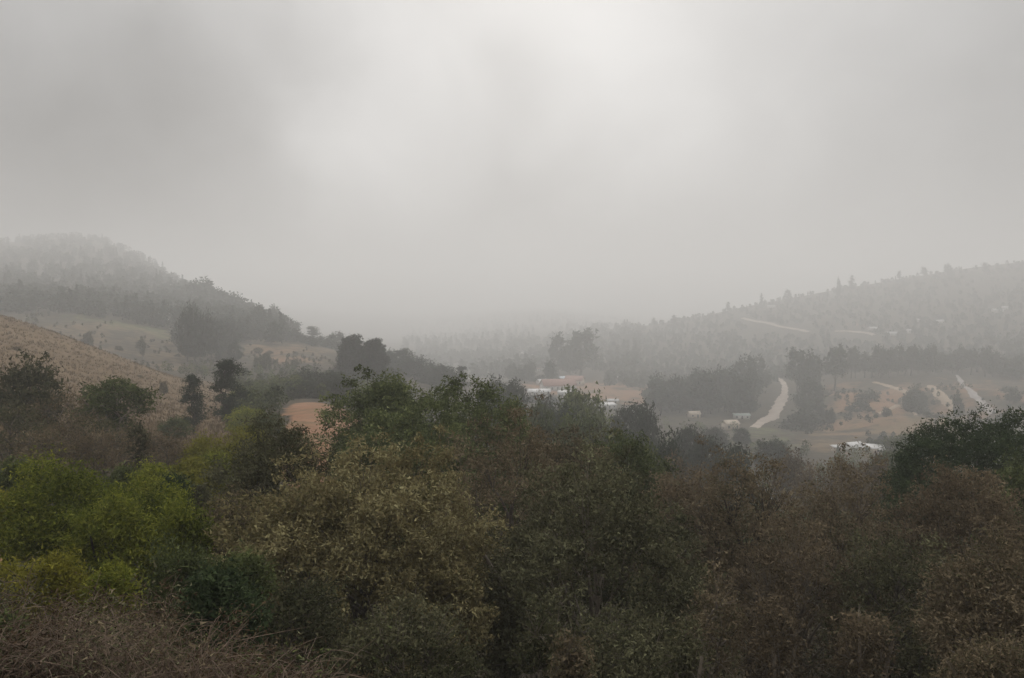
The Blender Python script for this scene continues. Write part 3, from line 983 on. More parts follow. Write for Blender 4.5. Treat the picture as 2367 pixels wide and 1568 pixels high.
# ---- trees and shrubs between the near wood and the far hills: (kind, U, top V, width, distance, leaves, label)
MID = [
    ('round_c', 52, 816, 150, 62, L_DBROWN, 'tall dusky tree at the foot of the grassy hill'),
    ('bare', 135, 895, 150, 57, L_BROWN, 'brown half-bare tree beside the tall dusky one below the grassy hill'),
    ('umbrella', 262, 876, 215, 62, L_GREEN, 'flat-topped green umbrella tree with pale bare limbs below the grassy hill'),
    ('conic', 318, 960, 95, 52, L_DBROWN, 'dark brown cone-shaped bush in front of the umbrella tree'),
    ('bare', 20, 925, 150, 50, L_DBROWN, 'dark bushy tree below the tall dusky tree'),
    ('bare', 185, 955, 150, 54, L_BROWN, 'brown twiggy shrub left of the umbrella tree trunk'),
    ('bare', 240, 985, 150, 49, L_GREY, 'grey twiggy shrub below the umbrella tree'),
    ('bare', 100, 985, 160, 45, L_BROWN, 'brown twiggy shrub just behind the bright green bush'),
    ('bare', 380, 985, 110, 52, L_GREY, 'grey brown shrub between the dark cone bush and the slim pines'),
    ('sparse_pine', 446, 850, 62, 86, L_FAR, 'slim dark pine, shorter of the two on the gully edge'),
    ('sparse_pine', 526, 813, 88, 92, L_FAR, 'taller dark pine on the gully edge with wide layered crown'),
    ('round_c', 405, 960, 70, 80, L_GREEN, 'small dull bush at the foot of the shorter slim pine'),
    ('column', 813, 778, 74, 196, L_FAR, 'taller and wider of the twin dark egg-shaped trees'),
    ('column', 862, 786, 64, 192, L_FAR, 'slimmer of the twin dark egg-shaped trees'),
    ('round_a', 600, 893, 100, 118, L_GREEN, 'hazy green bush at the gully end of the bush row'),
    ('round_b', 652, 868, 110, 132, L_GREEN, 'hazy broad bush in the middle of the row above the orange field'),
    ('round_c', 705, 852, 110, 142, L_FAR, 'hazy dark bush below the twin egg-shaped trees'),
    ('round_a', 755, 858, 100, 140, L_FAR, 'hazy dark bush touching the wider twin tree'),
    ('round_b', 630, 908, 110, 118, L_GREEN, 'hazy green bush lower on the slope beside the orange field'),
    ('round_a', 700, 880, 110, 126, L_FAR, 'hazy blue-grey bush at the upper edge of the orange field'),
    ('round_c', 775, 872, 80, 128, L_FAR, 'hazy dark bush behind the corner of the orange field'),
    ('round_b', 575, 940, 90, 84, L_BRIGHT, 'pale green shrub beside the tall gully pine'),
    ('round_a', 560, 895, 80, 124, L_BRIGHT, 'light green hazy shrub behind the tall gully pine'),
    ('round_a', 612, 955, 80, 78, L_GREEN, 'green shrub at the left tip of the orange field'),
    ('round_b', 920, 806, 80, 262, L_FAR, 'hazy round tree just behind the slimmer twin tree'),
    ('round_c', 958, 822, 80, 252, L_FAR, 'hazy lumpy tree where the ridge dips into the valley'),
    ('round_a', 995, 846, 70, 248, L_FAR, 'hazy low tree at the end of the dipping ridge'),
    ('round_b', 1028, 842, 62, 238, L_FAR, 'hazy round tree standing alone at the ridge foot'),
    ('pine', 1066, 842, 44, 236, L_FAR, 'hazy pointed tree last on the ridge foot'),
    ('round_a', 895, 850, 80, 215, L_FAR, 'hazy bush in front of the twin trees gap'),
    ('round_b', 1345, 893, 140, 116, L_DGREEN, 'dark domed tree in front of the red roofs'),
    ('round_c', 1268, 914, 70, 132, L_FAR, 'small dark tree hiding the end of the long white house'),
    ('round_a', 1238, 928, 66, 108, L_GREEN, 'little green tree below the long white village house'),
    ('round_b', 1300, 935, 110, 110, L_FAR, 'grey-green tree under the dark domed tree'),
    ('round_a', 1450, 932, 110, 132, L_FAR, 'broad bluish tree below the white sheds'),
    ('round_c', 1490, 930, 66, 126, L_FAR, 'narrow bluish tree beside the broad bluish one'),
    ('round_c', 1384, 982, 84, 86, L_DBROWN, 'dark dome-shaped tree among paler green ones below the village'),
    ('round_a', 1325, 955, 130, 88, L_GREEN, 'wide green tree below the dark domed tree'),
    ('round_b', 1250, 952, 100, 92, L_GREEN, 'green tree beyond the shoulder of the brown tree top'),
    ('round_a', 1430, 1000, 110, 90, L_FAR, 'bluish-grey tree behind the dark dome-shaped tree'),
    ('round_b', 1180, 880, 100, 150, L_FAR, 'hazy grey tree peeping over the twin-topped green trees'),
    ('round_c', 1140, 870, 70, 170, L_FAR, 'hazy grey tree behind the twin-topped green trees'),
    ('round_c', 1545, 995, 92, 92, L_FAR, 'blue-grey tree in the misty hollow under the hut'),
    ('round_a', 1492, 1022, 96, 74, L_GREEN, 'small bright-topped green tree at the edge of the misty hollow'),
    ('bare', 1562, 1035, 110, 76, L_GREY, 'grey thin tree in the misty hollow'),
    ('round_b', 1625, 1005, 90, 112, L_FAR, 'hazy tree below the pale hut'),
    ('bare', 1640, 1065, 110, 62, L_GREY, 'grey half-bare tree in the gap of the brown tree line'),
    ('round_a', 1700, 1025, 90, 105, L_FAR, 'hazy tree right of the little white house'),
    ('round_b', 1585, 980, 80, 130, L_FAR, 'hazy tree left of the pale hut'),
    ('round_c', 1830, 1040, 90, 100, L_GREY, 'hazy brownish tree behind the brown tree line, left of the tin roofs'),
    ('bare', 1890, 1060, 110, 82, L_GREY, 'grey half-bare tree below the white gabled house'),
    ('round_c', 2038, 1010, 40, 212, L_FAR, 'small dark tree beside the long tin shed'),
    ('round_a', 2100, 1000, 110, 165, L_GREEN, 'pale green bush behind the dense dark dome tree'),
    ('round_b', 2060, 1035, 110, 112, L_GREEN, 'green bush at the edge of the dense dark dome tree'),
    ('round_c', 2010, 1052, 110, 90, L_GREY, 'brownish bush under the long tin shed'),
    ('round_b', 1965, 1062, 90, 84, L_GREY, 'brownish bush under the white gabled house'),
    ('round_a', 1790, 1015, 90, 150, L_FAR, 'hazy bush below the foot of the dirt road'),
    ('round_b', 1650, 985, 60, 190, L_FAR, 'hazy bush beside the beige house'),
    ('round_a', 1716, 988, 40, 205, L_FAR, 'hazy bush between the beige house and the dirt road'),
    # across the valley
    ('far_round', 1720, 828, 76, 345, L_FAR, 'hazy dark round tree left of the dirt road top'),
    ('far_round', 1752, 828, 56, 372, L_FAR, 'hazy tree touching the dirt road top'),
    ('far_tall', 1846, 806, 56, 352, L_FAR, 'hazy tall tree just right of the dirt road'),
    ('far_round', 1872, 818, 60, 345, L_FAR, 'hazy broad tree second from the dirt road'),
    ('far_tall', 1930, 800, 56, 352, L_FAR, 'hazy tall tree standing alone at the top of the bare slope'),
    ('far_round', 1872, 880, 66, 312, L_FAR, 'hazy dark tree at the edge of the bare slope'),
    ('far_round', 1885, 925, 76, 285, L_FAR, 'hazy dark tree low on the edge of the bare slope'),
    ('far_round', 1850, 950, 90, 268, L_FAR, 'hazy dark thicket tree below the dirt road bend'),
    ('far_round', 2120, 895, 46, 315, L_FAR, 'hazy dark shrub tree in the crease of the bare slope'),
    ('far_round', 2112, 925, 50, 298, L_FAR, 'hazy dark shrub lower in the crease of the bare slope'),
    ('far_round', 2010, 905, 66, 310, L_FAR, 'hazy dark shrub in the middle of the bare slope'),
    ('far_round', 1985, 925, 50, 300, L_FAR, 'hazy shrub just below the mid-slope shrub'),
    ('far_tall', 1292, 772, 40, 470, L_FAR, 'hazy slim tree of the tall clump above the village'),
    ('far_tall', 1342, 762, 80, 465, L_FAR, 'hazy widest tree of the tall clump above the village'),
    ('far_round', 1318, 790, 60, 455, L_FAR, 'hazy lower tree of the tall clump above the village'),
    ('far_round', 630, 708, 34, 418, L_FAR, 'hazy small tree sticking up on the descending ridge'),
    ('far_round', 668, 740, 54, 400, L_FAR, 'hazy rounded tree next down the descending ridge'),
    ('far_pine', 723, 752, 40, 380, L_FAR, 'hazy pointed tree halfway down the descending ridge'),
    ('far_round', 775, 770, 56, 340, L_FAR, 'hazy feathery tree just uphill of the twin trees'),
    ('far_round', 462, 648, 96, 440, L_FAR, 'hazy big dark tree where the wooded hill shoulder drops'),
    ('far_round', 545, 680, 74, 425, L_FAR, 'hazy tree below the big dark shoulder tree'),
    ('far_round', 505, 668, 60, 430, L_FAR, 'hazy tree touching the big dark shoulder tree'),
    ('far_tall', 62, 545, 26, 820, L_FAR, 'faint thin tree standing up left of the round hilltop'),
    ('far_pine', 86, 556, 20, 800, L_FAR, 'faint pointed tree next to the round hilltop'),
]
for (k, U, V, w, Y, m, lab) in MID:
    nm = 'pine_tree' if 'pine' in k else 'broadleaf_tree'
    ct = 'tree'
    if any(q in lab for q in ('bush', 'shrub')) and 'tree' not in lab.split(' in ')[0].split(' beside ')[0].split(' below ')[0].split(' behind ')[0].split(' at ')[0].split(' touching ')[0].split(' under ')[0].split(' between ')[0].split(' left ')[0]:
        nm, ct = 'shrub', 'shrub'
    place(k, U, V, w, Y, lab, m, nm, ct)

R = np.random.default_rng(99)
for i in range(15):
    U = 10 + 29 * i + R.uniform(-10, 10)
    place('bare', U, max(R.uniform(930, 1040), 930 + max(0, U - 180) * 0.45), R.uniform(90, 150), R.uniform(46, 66), ('brown', 'grey', 'dark')[i % 3] + ' half-bare shrub in the scrub along the foot of the grassy hill',
          (L_BROWN, L_GREY, L_DBROWN)[i % 3], 'shrub', 'shrub', 'scrub at the foot of the grassy hill')
for i in range(9):
    place(('round_a', 'round_c')[i % 2], 1205 + 15 * i + R.uniform(-5, 5), R.uniform(908, 926), R.uniform(18, 28), R.uniform(255, 290),
          'small dark garden tree in front of the white village houses', L_FAR, 'broadleaf_tree', 'tree', 'garden trees before the white houses')

# ---- treeline and thickets across the valley, one tree from the next hardly told apart
R = np.random.default_rng(77)


def scatter_group(n, fU, fV, fw, fY, keys, label, group, m=L_FAR, name='broadleaf_tree', cat='tree'):
    for i in range(n):
        U = fU(i, n)
        place(keys[int(R.integers(len(keys)))], U, fV(U), fw(), fY(U), label, m, name, cat, group)


scatter_group(22, lambda i, n: 1965 + 15.5 * i + R.uniform(-6, 6), lambda U: 806 + R.uniform(-9, 12), lambda: R.uniform(26, 46), lambda U: R.uniform(372, 392),
              ('far_round', 'far_tall', 'far_pine'), 'hazy dark tree in the treeline along the top of the bare slope', 'treeline above the bare slope')
scatter_group(9, lambda i, n: 2300 + 14 * i + R.uniform(-6, 6), lambda U: 826 + R.uniform(-8, 8), lambda: R.uniform(34, 50), lambda U: R.uniform(365, 385),
              ('far_round', 'far_tall'), 'hazy tree at the thin end of the treeline past the grey track', 'thin treeline past the grey track')
scatter_group(46, lambda i, n: 1505 + 5.0 * i + R.uniform(-18, 18), lambda U: 862 + R.uniform(0, 62) - (U - 1515) * 0.05, lambda: R.uniform(40, 62), lambda U: R.uniform(290, 350),
              ('far_round', 'far_round', 'far_tall'), 'hazy dark tree in the thicket between the cleared ground and the dirt road', 'thicket left of the dirt road')
scatter_group(14, lambda i, n: 1180 + 8 * i + R.uniform(-6, 6), lambda U: 832 + R.uniform(0, 42), lambda: R.uniform(18, 32), lambda U: R.uniform(385, 420),
              ('far_round', 'far_tall'), 'small hazy tree between the upper village houses', 'trees among the village houses')
scatter_group(11, lambda i, n: 1515 + 78 * i + R.uniform(-40, 40), lambda U: float(np.interp(U, [1520, 1620, 1700, 1800, 1900, 2000, 2200, 2367], [722, 690, 684, 652, 636, 622, 600, 578])) + R.uniform(8, 24),
              lambda: R.uniform(9, 22), lambda U: R.uniform(760, 835), ('far_pine', 'far_tall', 'far_round', 'far_pine'), 'faint tree standing on the crest of the misty ridge', 'trees on the misty ridge crest', name='pine_tree')
scatter_group(24, lambda i, n: 420 + 5.6 * i + R.uniform(-16, 16), lambda U: 690 + (U - 425) * 0.25 + R.uniform(5, 125), lambda: R.uniform(24, 46), lambda U: R.uniform(225, 290),
              ('far_round', 'far_tall', 'far_round'), 'hazy tree in the grey wood right of the brown field', 'grey wood beside the brown field')
scatter_group(26, lambda i, n: 575 + 17 * i + R.uniform(-8, 8), lambda U: float(np.interp(U, [570, 640, 700, 780, 900, 1010], [700, 742, 766, 790, 822, 852])) + R.uniform(-8, 12),
              lambda: R.uniform(28, 56), lambda U: float(np.interp(U, [570, 780, 1010], [345, 318, 262])) + R.uniform(-15, 15),
              ('far_round', 'far_tall', 'far_round', 'far_pine'), 'hazy tree in the row along the ridge running down into the valley', 'trees down the long ridge')
scatter_group(30, lambda i, n: R.uniform(120, 800), lambda U: float(np.interp(U, [120, 430, 560, 800], [770, 800, 815, 830])) + R.uniform(-18, 28), lambda: R.uniform(10, 26), lambda U: R.uniform(215, 275),
              ('round_a', 'round_c'), 'small dark shrub dotted over the brown field', 'shrubs on the brown field', L_DBROWN, 'shrub', 'shrub')
scatter_group(16, lambda i, n: R.uniform(0, 480), lambda U: float(np.interp(U, [0, 250, 480], [760, 830, 905])) + R.uniform(4, 60), lambda: R.uniform(12, 26), lambda U: R.uniform(110, 130),
              ('round_a', 'round_c'), 'small dry shrub dotted on the grassy hill', 'shrubs on the grassy hill', L_BROWN, 'shrub', 'shrub')
scatter_group(18, lambda i, n: R.uniform(1900, 2360), lambda U: R.uniform(890, 1010), lambda: R.uniform(16, 34), lambda U: R.uniform(262, 330),
              ('far_round',), 'small hazy shrub dotted on the bare red slope', 'shrubs on the bare red slope', L_FAR, 'shrub', 'shrub')

# ------------------------------------------------------------------ the near wood, every tree grown by itself
# (name, seed, U, top V, width px, distance, crown base, lobes, clumps, per, leaf, sigma, shape, wood, leaves, twigs, sparse, fork, label)
NEAR = [
    ('broadleaf_tree', 1, 838, 1050, 560, 24, 0.05, 22, 1500, 56, (0.16, 0.068), 0.20, 'dome', BARK, L_OLIVE, 300, 0.04, 2, 'big olive-brown tree with the widest crown, in the middle of the near wood'),
    ('broadleaf_tree', 2, 640, 968, 275, 32, 0.2, 13, 520, 46, (0.18, 0.07), 0.26, 'dome', BARK_D, L_DBROWN, 160, 0.08, 2, 'dark grey-green tree in front of the orange field'),
    ('broadleaf_tree', 3, 1325, 1062, 540, 27, 0.06, 20, 1250, 54, (0.16, 0.080), 0.23, 'dome', BARK_L, L_DBROWN, 200, 0.05, 3, 'darkest broad tree, right beside the big olive-brown one'),
    ('broadleaf_tree', 4, 1195, 968, 390, 36, 0.22, 13, 560, 46, (0.18, 0.075), 0.27, 'dome', BARK, L_BROWN, 160, 0.05, 2, 'reddish-brown tree in front of the twin-topped green trees'),
    ('broadleaf_tree', 5, 893, 866, 250, 55, 0.16, 13, 640, 50, (0.24, 0.13), 0.33, 'dome', BARK_D, L_DGREEN, 60, 0.03, 1, 'dark green tree with the left of the two tall green tops'),
    ('broadleaf_tree', 6, 1105, 884, 290, 52, 0.16, 14, 720, 50, (0.24, 0.13), 0.33, 'dome', BARK_D, L_DGREEN, 60, 0.03, 1, 'dark green tree with the right and rounder of the two tall green tops'),
    ('broadleaf_tree', 7, 895, 945, 210, 46, 0.14, 12, 520, 48, (0.22, 0.12), 0.30, 'dome', BARK_D, L_DGREEN, 60, 0.03, 1, 'dark green lower tree at the edge of the orange field'),
    ('broadleaf_tree', 8, 1005, 935, 260, 45, 0.14, 12, 520, 48, (0.22, 0.11), 0.30, 'dome', BARK_D, L_DGREEN, 60, 0.03, 1, 'dark green lower tree between the two tall green tops'),
    ('broadleaf_tree', 9, 1455, 1000, 250, 46, 0.2, 11, 380, 44, (0.21, 0.11), 0.30, 'dome', BARK_D, L_GREEN, 80, 0.05, 1, 'mid green tree behind the darkest broad tree'),
    ('broadleaf_tree', 10, 1330, 1000, 230, 44, 0.2, 11, 330, 42, (0.21, 0.10), 0.30, 'dome', BARK, L_BROWN, 80, 0.05, 1, 'brown-green tree between the reddish-brown and the mid green tree'),
    ('broadleaf_tree', 11, 1735, 1052, 250, 33, 0.12, 13, 520, 40, (0.17, 0.075), 0.25, 'dome', BARK_D, L_BROWN, 260, 0.14, 3, 'upright brown tree with dark visible trunks, under the dirt road'),
    ('broadleaf_tree', 12, 1950, 1086, 290, 35, 0.12, 14, 560, 40, (0.17, 0.075), 0.26, 'dome', BARK, L_BROWN, 240, 0.12, 3, 'brown thin-leaved tree below the tin-roofed houses'),
    ('broadleaf_tree', 13, 2190, 1082, 320, 30, 0.06, 14, 720, 46, (0.15, 0.065), 0.24, 'dome', BARK_L, L_GREY, 240, 0.06, 3, 'grey-brown rounded tree in front of the dense dark dome tree'),
    ('broadleaf_tree', 14, 2275, 948, 460, 48, 0.16, 16, 1000, 56, (0.22, 0.10), 0.30, 'dome', BARK_D, L_DENSE, 40, 0.0, 1, 'dense dark green dome-shaped tree, tallest at the edge of the photo'),
    ('broadleaf_tree', 15, 2400, 1050, 200, 38, 0.2, 9, 300, 44, (0.20, 0.11), 0.28, 'dome', BARK_D, L_GREEN, 60, 0.03, 1, 'leafy green tree cut by the photo edge, under the dense dome tree'),
    ('broadleaf_tree', 16, 1590, 1085, 270, 36, 0.08, 13, 520, 40, (0.17, 0.075), 0.26, 'dome', BARK, L_GREY, 200, 0.12, 3, 'grey thin tree filling the gap beside the darkest broad tree'),
    ('broadleaf_tree', 20, 2330, 1250, 330, 20, 0.05, 12, 560, 46, (0.13, 0.055), 0.21, 'dome', BARK_L, L_BROWN, 280, 0.06, 2, 'reddish-brown twiggy tree at the lower edge corner'),
    ('broadleaf_tree', 18, 1850, 1190, 330, 27, 0.05, 13, 520, 42, (0.15, 0.06), 0.24, 'dome', BARK_L, L_GREY, 300, 0.14, 3, 'grey-brown lower tree with many fine pale twigs'),
    ('broadleaf_tree', 19, 2070, 1230, 330, 25, 0.05, 13, 520, 42, (0.14, 0.06), 0.24, 'dome', BARK, L_DBROWN, 240, 0.12, 3, 'dark brown lower tree under the grey-brown rounded one'),
    ('broadleaf_tree', 22, 1450, 1400, 300, 20, 0.05, 11, 380, 42, (0.14, 0.065), 0.22, 'dome', BARK_L, L_DBROWN, 160, 0.25, 2, 'dark leafy tree below the darkest broad tree'),
    ('broadleaf_tree', 23, 540, 1140, 230, 27, 0.15, 11, 360, 42, (0.15, 0.06), 0.23, 'dome', BARK, L_BROWN, 140, 0.06, 2, 'brown tree between the bright green bushes and the olive-brown tree'),
    ('broadleaf_tree', 24, 640, 1320, 340, 18, 0.06, 11, 380, 42, (0.13, 0.055), 0.21, 'dome', BARK, L_DBROWN, 200, 0.18, 1, 'dark brown bushy tree below the olive-brown crown'),
    ('broadleaf_tree', 25, 930, 1380, 400, 17, 0.06, 12, 460, 42, (0.12, 0.055), 0.2, 'dome', BARK_L, L_DBROWN, 240, 0.2, 1, 'dark lower tree beneath the widest crown'),
    ('broadleaf_tree', 30, 2300, 1460, 300, 15, 0.05, 10, 340, 42, (0.11, 0.045), 0.19, 'dome', BARK_L, L_BROWN, 200, 0.06, 1, 'reddish-brown low brush tree in the lower corner'),
    ('broadleaf_tree', 71, 1245, 1380, 120, 17.5, 0.5, 6, 90, 36, (0.13, 0.055), 0.2, 'dome', BARK_L, L_DBROWN, 60, 0.3, 2, 'slender pale-stemmed sapling before the dark gap beside the olive-brown tree'),
    ('broadleaf_tree', 72, 1330, 1430, 100, 16.5, 0.5, 6, 90, 36, (0.13, 0.055), 0.2, 'dome', BARK_L, L_BROWN, 60, 0.3, 2, 'thin pale-stemmed sapling in front of the darkest broad tree'),
    ('broadleaf_tree', 73, 1668, 1330, 140, 21, 0.5, 6, 90, 36, (0.13, 0.055), 0.2, 'dome', BARK_L, L_BROWN, 60, 0.3, 2, 'slender pale-stemmed tree in front of the grey thin tree'),
    ('broadleaf_tree', 74, 1790, 1370, 130, 20, 0.5, 6, 90, 36, (0.13, 0.055), 0.2, 'dome', BARK_L, L_GREY, 60, 0.3, 2, 'leaning pale-stemmed sapling under the upright brown tree'),
    ('broadleaf_tree', 75, 2010, 1400, 130, 19, 0.5, 6, 90, 36, (0.13, 0.055), 0.2, 'dome', BARK_L, L_GREY, 60, 0.3, 2, 'pale-stemmed sapling under the brown thin-leaved tree'),
    ('broadleaf_tree', 76, 1590, 1420, 110, 18, 0.5, 6, 90, 36, (0.13, 0.055), 0.2, 'dome', BARK_L, L_DBROWN, 60, 0.3, 2, 'short pale-stemmed sapling in the dark gap right of the darkest broad tree'),
    # green bushes of the gully
    ('shrub', 41, 150, 1052, 250, 26, 0.04, 12, 420, 44, (0.16, 0.06), 0.24, 'dome', BARK_D, L_BRIGHT, 50, 0.10, 2, 'largest bright green bush, at the gully mouth'),
    ('shrub', 42, 350, 1085, 200, 27, 0.04, 10, 300, 42, (0.16, 0.06), 0.24, 'dome', BARK_D, L_BRIGHT, 40, 0.10, 2, 'second bright green bush, right of the largest one'),
    ('shrub', 43, 255, 1135, 200, 24, 0.04, 10, 300, 42, (0.15, 0.055), 0.22, 'dome', BARK_D, L_BRIGHT, 40, 0.10, 2, 'bright green bush joining the largest and second bushes'),
    ('shrub', 44, 405, 1155, 150, 24, 0.04, 9, 240, 42, (0.15, 0.055), 0.22, 'dome', BARK_D, L_BRIGHT, 40, 0.10, 1, 'bright green bush beside the brown tree'),
    ('shrub', 63, 80, 1165, 150, 24.5, 0.04, 9, 220, 42, (0.15, 0.055), 0.22, 'dome', BARK_D, L_BRIGHT, 40, 0.10, 1, 'bright green bush at the outer edge of the largest one'),
    ('shrub', 64, 555, 1262, 150, 18, 0.03, 9, 220, 40, (0.14, 0.05), 0.2, 'dome', BARK_D, L_GREEN, 30, 0.05, 1, 'mid green bush nestling against the olive-brown crown'),
    ('shrub', 45, 120, 1262, 150, 17, 0.03, 8, 200, 38, (0.15, 0.04), 0.18, 'dome', BARK_D, L_YELLOW, 30, 0.03, 1, 'yellow-green feathery bush below the largest bright bush'),
    ('shrub', 46, 12, 1282, 140, 18, 0.03, 8, 200, 38, (0.15, 0.04), 0.18, 'dome', BARK_D, L_YELLOW, 30, 0.03, 1, 'yellow-green bush cut by the photo edge above the dry brush'),
    ('shrub', 47, 258, 1288, 115, 17, 0.03, 8, 180, 38, (0.14, 0.04), 0.16, 'dome', BARK_D, L_BRIGHT, 30, 0.03, 1, 'small lime green feathery bush standing alone above the dry brush'),
    ('shrub', 48, 425, 1245, 190, 19, 0.03, 9, 260, 40, (0.15, 0.05), 0.2, 'dome', BARK_D, L_GREEN, 30, 0.10, 1, 'mid green bush between the lime bush and the brown bushy tree'),
    ('shrub', 49, 495, 1305, 190, 16, 0.03, 9, 260, 42, (0.13, 0.07), 0.18, 'dome', BARK_D, L_DENSE, 30, 0.03, 1, 'dark leafy bush at the edge of the dry brush'),
    ('shrub', 50, 10, 1135, 110, 27, 0.03, 8, 170, 38, (0.16, 0.06), 0.2, 'dome', BARK_D, L_YELLOW, 30, 0.03, 1, 'orange-yellow bush on the red soil at the photo edge'),
    ('shrub', 51, 35, 1052, 130, 34, 0.04, 8, 190, 38, (0.19, 0.08), 0.25, 'dome', BARK_D, L_GREEN, 30, 0.03, 1, 'dull green round bush behind the largest bright bush'),
    ('shrub', 52, 400, 1088, 76, 30, 0.03, 8, 150, 40, (0.14, 0.07), 0.18, 'dome', BARK_D, L_DENSE, 20, 0.0, 1, 'blackish cone-like bush among the bright green ones'),
    ('shrub', 53, 505, 1072, 28, 40, 0.02, 5, 40, 36, (0.12, 0.06), 0.12, 'dome', BARK_D, L_DBROWN, 6, 0.0, 0, 'small dark round shrub at the top of the orange soil patch'),
    ('shrub', 54, 463, 1112, 42, 36, 0.02, 5, 60, 36, (0.12, 0.06), 0.13, 'dome', BARK_D, L_DBROWN, 6, 0.0, 0, 'dark round shrub at the lower edge of the orange soil patch'),
    ('shrub', 55, 445, 1045, 120, 44, 0.03, 8, 170, 36, (0.2, 0.08), 0.28, 'dome', BARK_D, L_YELLOW, 20, 0.03, 1, 'yellowish shrub above the orange soil patch'),
    ('shrub', 56, 520, 1005, 110, 50, 0.03, 8, 170, 36, (0.2, 0.08), 0.28, 'dome', BARK_D, L_YELLOW, 20, 0.03, 1, 'yellow-green shrub halfway up the gully'),
    ('shrub', 57, 570, 975, 120, 57, 0.03, 8, 170, 36, (0.22, 0.09), 0.3, 'dome', BARK_D, L_YELLOW, 20, 0.03, 1, 'yellow-green shrub highest in the gully, behind the grey-green tree'),
    ('shrub', 58, 490, 1035, 90, 46, 0.03, 7, 130, 36, (0.2, 0.08), 0.26, 'dome', BARK_D, L_BRIGHT, 20, 0.03, 1, 'lime shrub between the yellowish gully shrubs'),
    ('shrub', 65, 470, 998, 110, 52, 0.03, 8, 170, 36, (0.2, 0.08), 0.28, 'dome', BARK_D, L_YELLOW, 20, 0.05, 1, 'yellow-green shrub left of the others halfway up the gully'),
    ('shrub', 66, 430, 1082, 90, 41, 0.03, 7, 140, 36, (0.18, 0.07), 0.25, 'dome', BARK_D, L_YELLOW, 20, 0.05, 1, 'yellow-green shrub bordering the orange soil patch beside the blackish bush'),
    ('shrub', 59, 345, 1060, 110, 38, 0.03, 8, 160, 36, (0.18, 0.07), 0.26, 'dome', BARK_D, L_BRIGHT, 20, 0.03, 1, 'lime green shrub behind the second bright bush'),
    ('shrub', 60, 285, 1065, 90, 38, 0.03, 7, 140, 36, (0.18, 0.07), 0.25, 'dome', BARK_D, L_GREEN, 20, 0.03, 1, 'dull green shrub behind the gap of the bright bushes'),
    ('shrub', 61, 0, 1400, 80, 12, 0.03, 7, 130, 36, (0.10, 0.05), 0.13, 'dome', BARK_D, L_GREEN, 20, 0.03, 1, 'dark green leafy shrub at the photo edge within the dry brush'),
    ('shrub', 62, 0, 1490, 90, 10.5, 0.03, 7, 130, 36, (0.10, 0.05), 0.13, 'dome', BARK_D, L_GREEN, 20, 0.03, 1, 'green leafy shrub in the lowest corner within the dry brush'),
]
for (nm, seed, U, V, wpx, Y, base, lob, cl, per, leaf, sg, shp, wood, lm, tw, spz, fk, lab) in NEAR:
    Y = far(Y)
    x, y, zt = at(U, V, Y)
    zb = gz(x, y)
    h = max(zt - zb, 0.9)
    w = wpx / F * Y
    if nm == 'shrub':
        h = min(h, w * 1.6)
        zb = zt - h
        zb = min(zb, gz(x, y) + 0.0) if zb < gz(x, y) else zb
    tm, cm = build_tree(nm + str(seed), seed, zt - zb if nm != 'shrub' else h, w, base, int(lob * 1.4), int(cl * 1.5), int(per * 1.25), (leaf[0] * 0.76, leaf[1] * 0.78), sg * 0.85, shp, True, wood, lm, tw, spz, None, fk)
    put_tree(nm, tm, cm, (x, y, zb - 0.12), (1, 1, 1), 0.0, lab, 'shrub' if nm == 'shrub' else 'tree', None, None, ('stem', 'foliage') if nm == 'shrub' else ('trunk', 'crown'))


# ------------------------------------------------------------------ dry brush on the near slope
def brush_meshes(seed, H, W, n, leaves):
    R = np.random.default_rng(seed)
    T = Tubes()
    ends = []
    for i in range(n):
        an = R.uniform(0, 6.283)
        rad = R.uniform(0.15, 0.5) * W
        b0 = np.array([R.normal(0, 0.12 * W), R.normal(0, 0.12 * W), 0])
        e_ = np.array([math.cos(an) * rad, math.sin(an) * rad, H * R.uniform(0.3, 1.0)])
        pts = curve_pts(b0, e_, (0, 0, H * R.uniform(0.15, 0.5)), 6, R)
        T.tube(pts, R.uniform(0.006, 0.012), 0.003, 3)
        for q in range(3):
            s = pts[R.integers(2, 6)]
            d_ = R.normal(0, 1, 3) * 0.22 * H
            d_[2] = abs(d_[2]) * R.uniform(-0.4, 1.0)
            T.tube(curve_pts(s, s + d_, (0, 0, 0.04), 4, R), 0.006, 0.002, 3)
            ends.append(s + d_)
        ends.append(e_)
    ends = np.array(ends)
    c = ends[R.integers(len(ends), size=leaves)] + R.normal(0, 0.09, (leaves, 3))
    v, f = leaf_faces(c, R, 0.055, 0.02, None, True)
    return T.mesh('brush_stems', TWIG), mesh_np('brush_leaves', v, [f], [L_DRY], R.random(leaves))


BR = [brush_meshes(500 + i, 1.3, 1.9, (70, 45, 60, 35, 55)[i], (900, 1700, 600, 1900, 1200)[i]) for i in range(5)]
RB = np.random.default_rng(12)
k = 0
for Y in (9.2, 10.6, 12.0, 13.6, 15.2, 17.0):
    for U in np.arange(-60, 800, 85 * 12.0 / Y):
        u = U + RB.uniform(-30, 30)
        yy = Y + RB.uniform(-0.6, 0.6)
        if yy < 10.5 and u > 700:
            continue
        x = (u - CX) / F * yy
        s = RB.choice([0.5, 0.7, 0.9, 1.0, 1.2])
        if RB.random() < 0.18:
            continue
        tm, cm = BR[k % 5]
        k += 1
        put_tree('dry_shrub', tm, cm, (x, yy, gz(x, yy) - 0.05), (s, s, s * RB.uniform(0.7, 1.1)), RB.uniform(0, 6.28),
                 'dry %s twiggy shrub in the tangled brush on the near slope' % ('reddish-brown', 'reddish-brown', 'dull greenish-brown', 'tan-brown', 'reddish-brown', 'green-leaved')[k % 6], 'dry shrub', 'dry brush on the near slope',
                 (None, None, L_DBROWN, L_BROWN, None, L_GREEN)[k % 6], ('stem', 'foliage'))


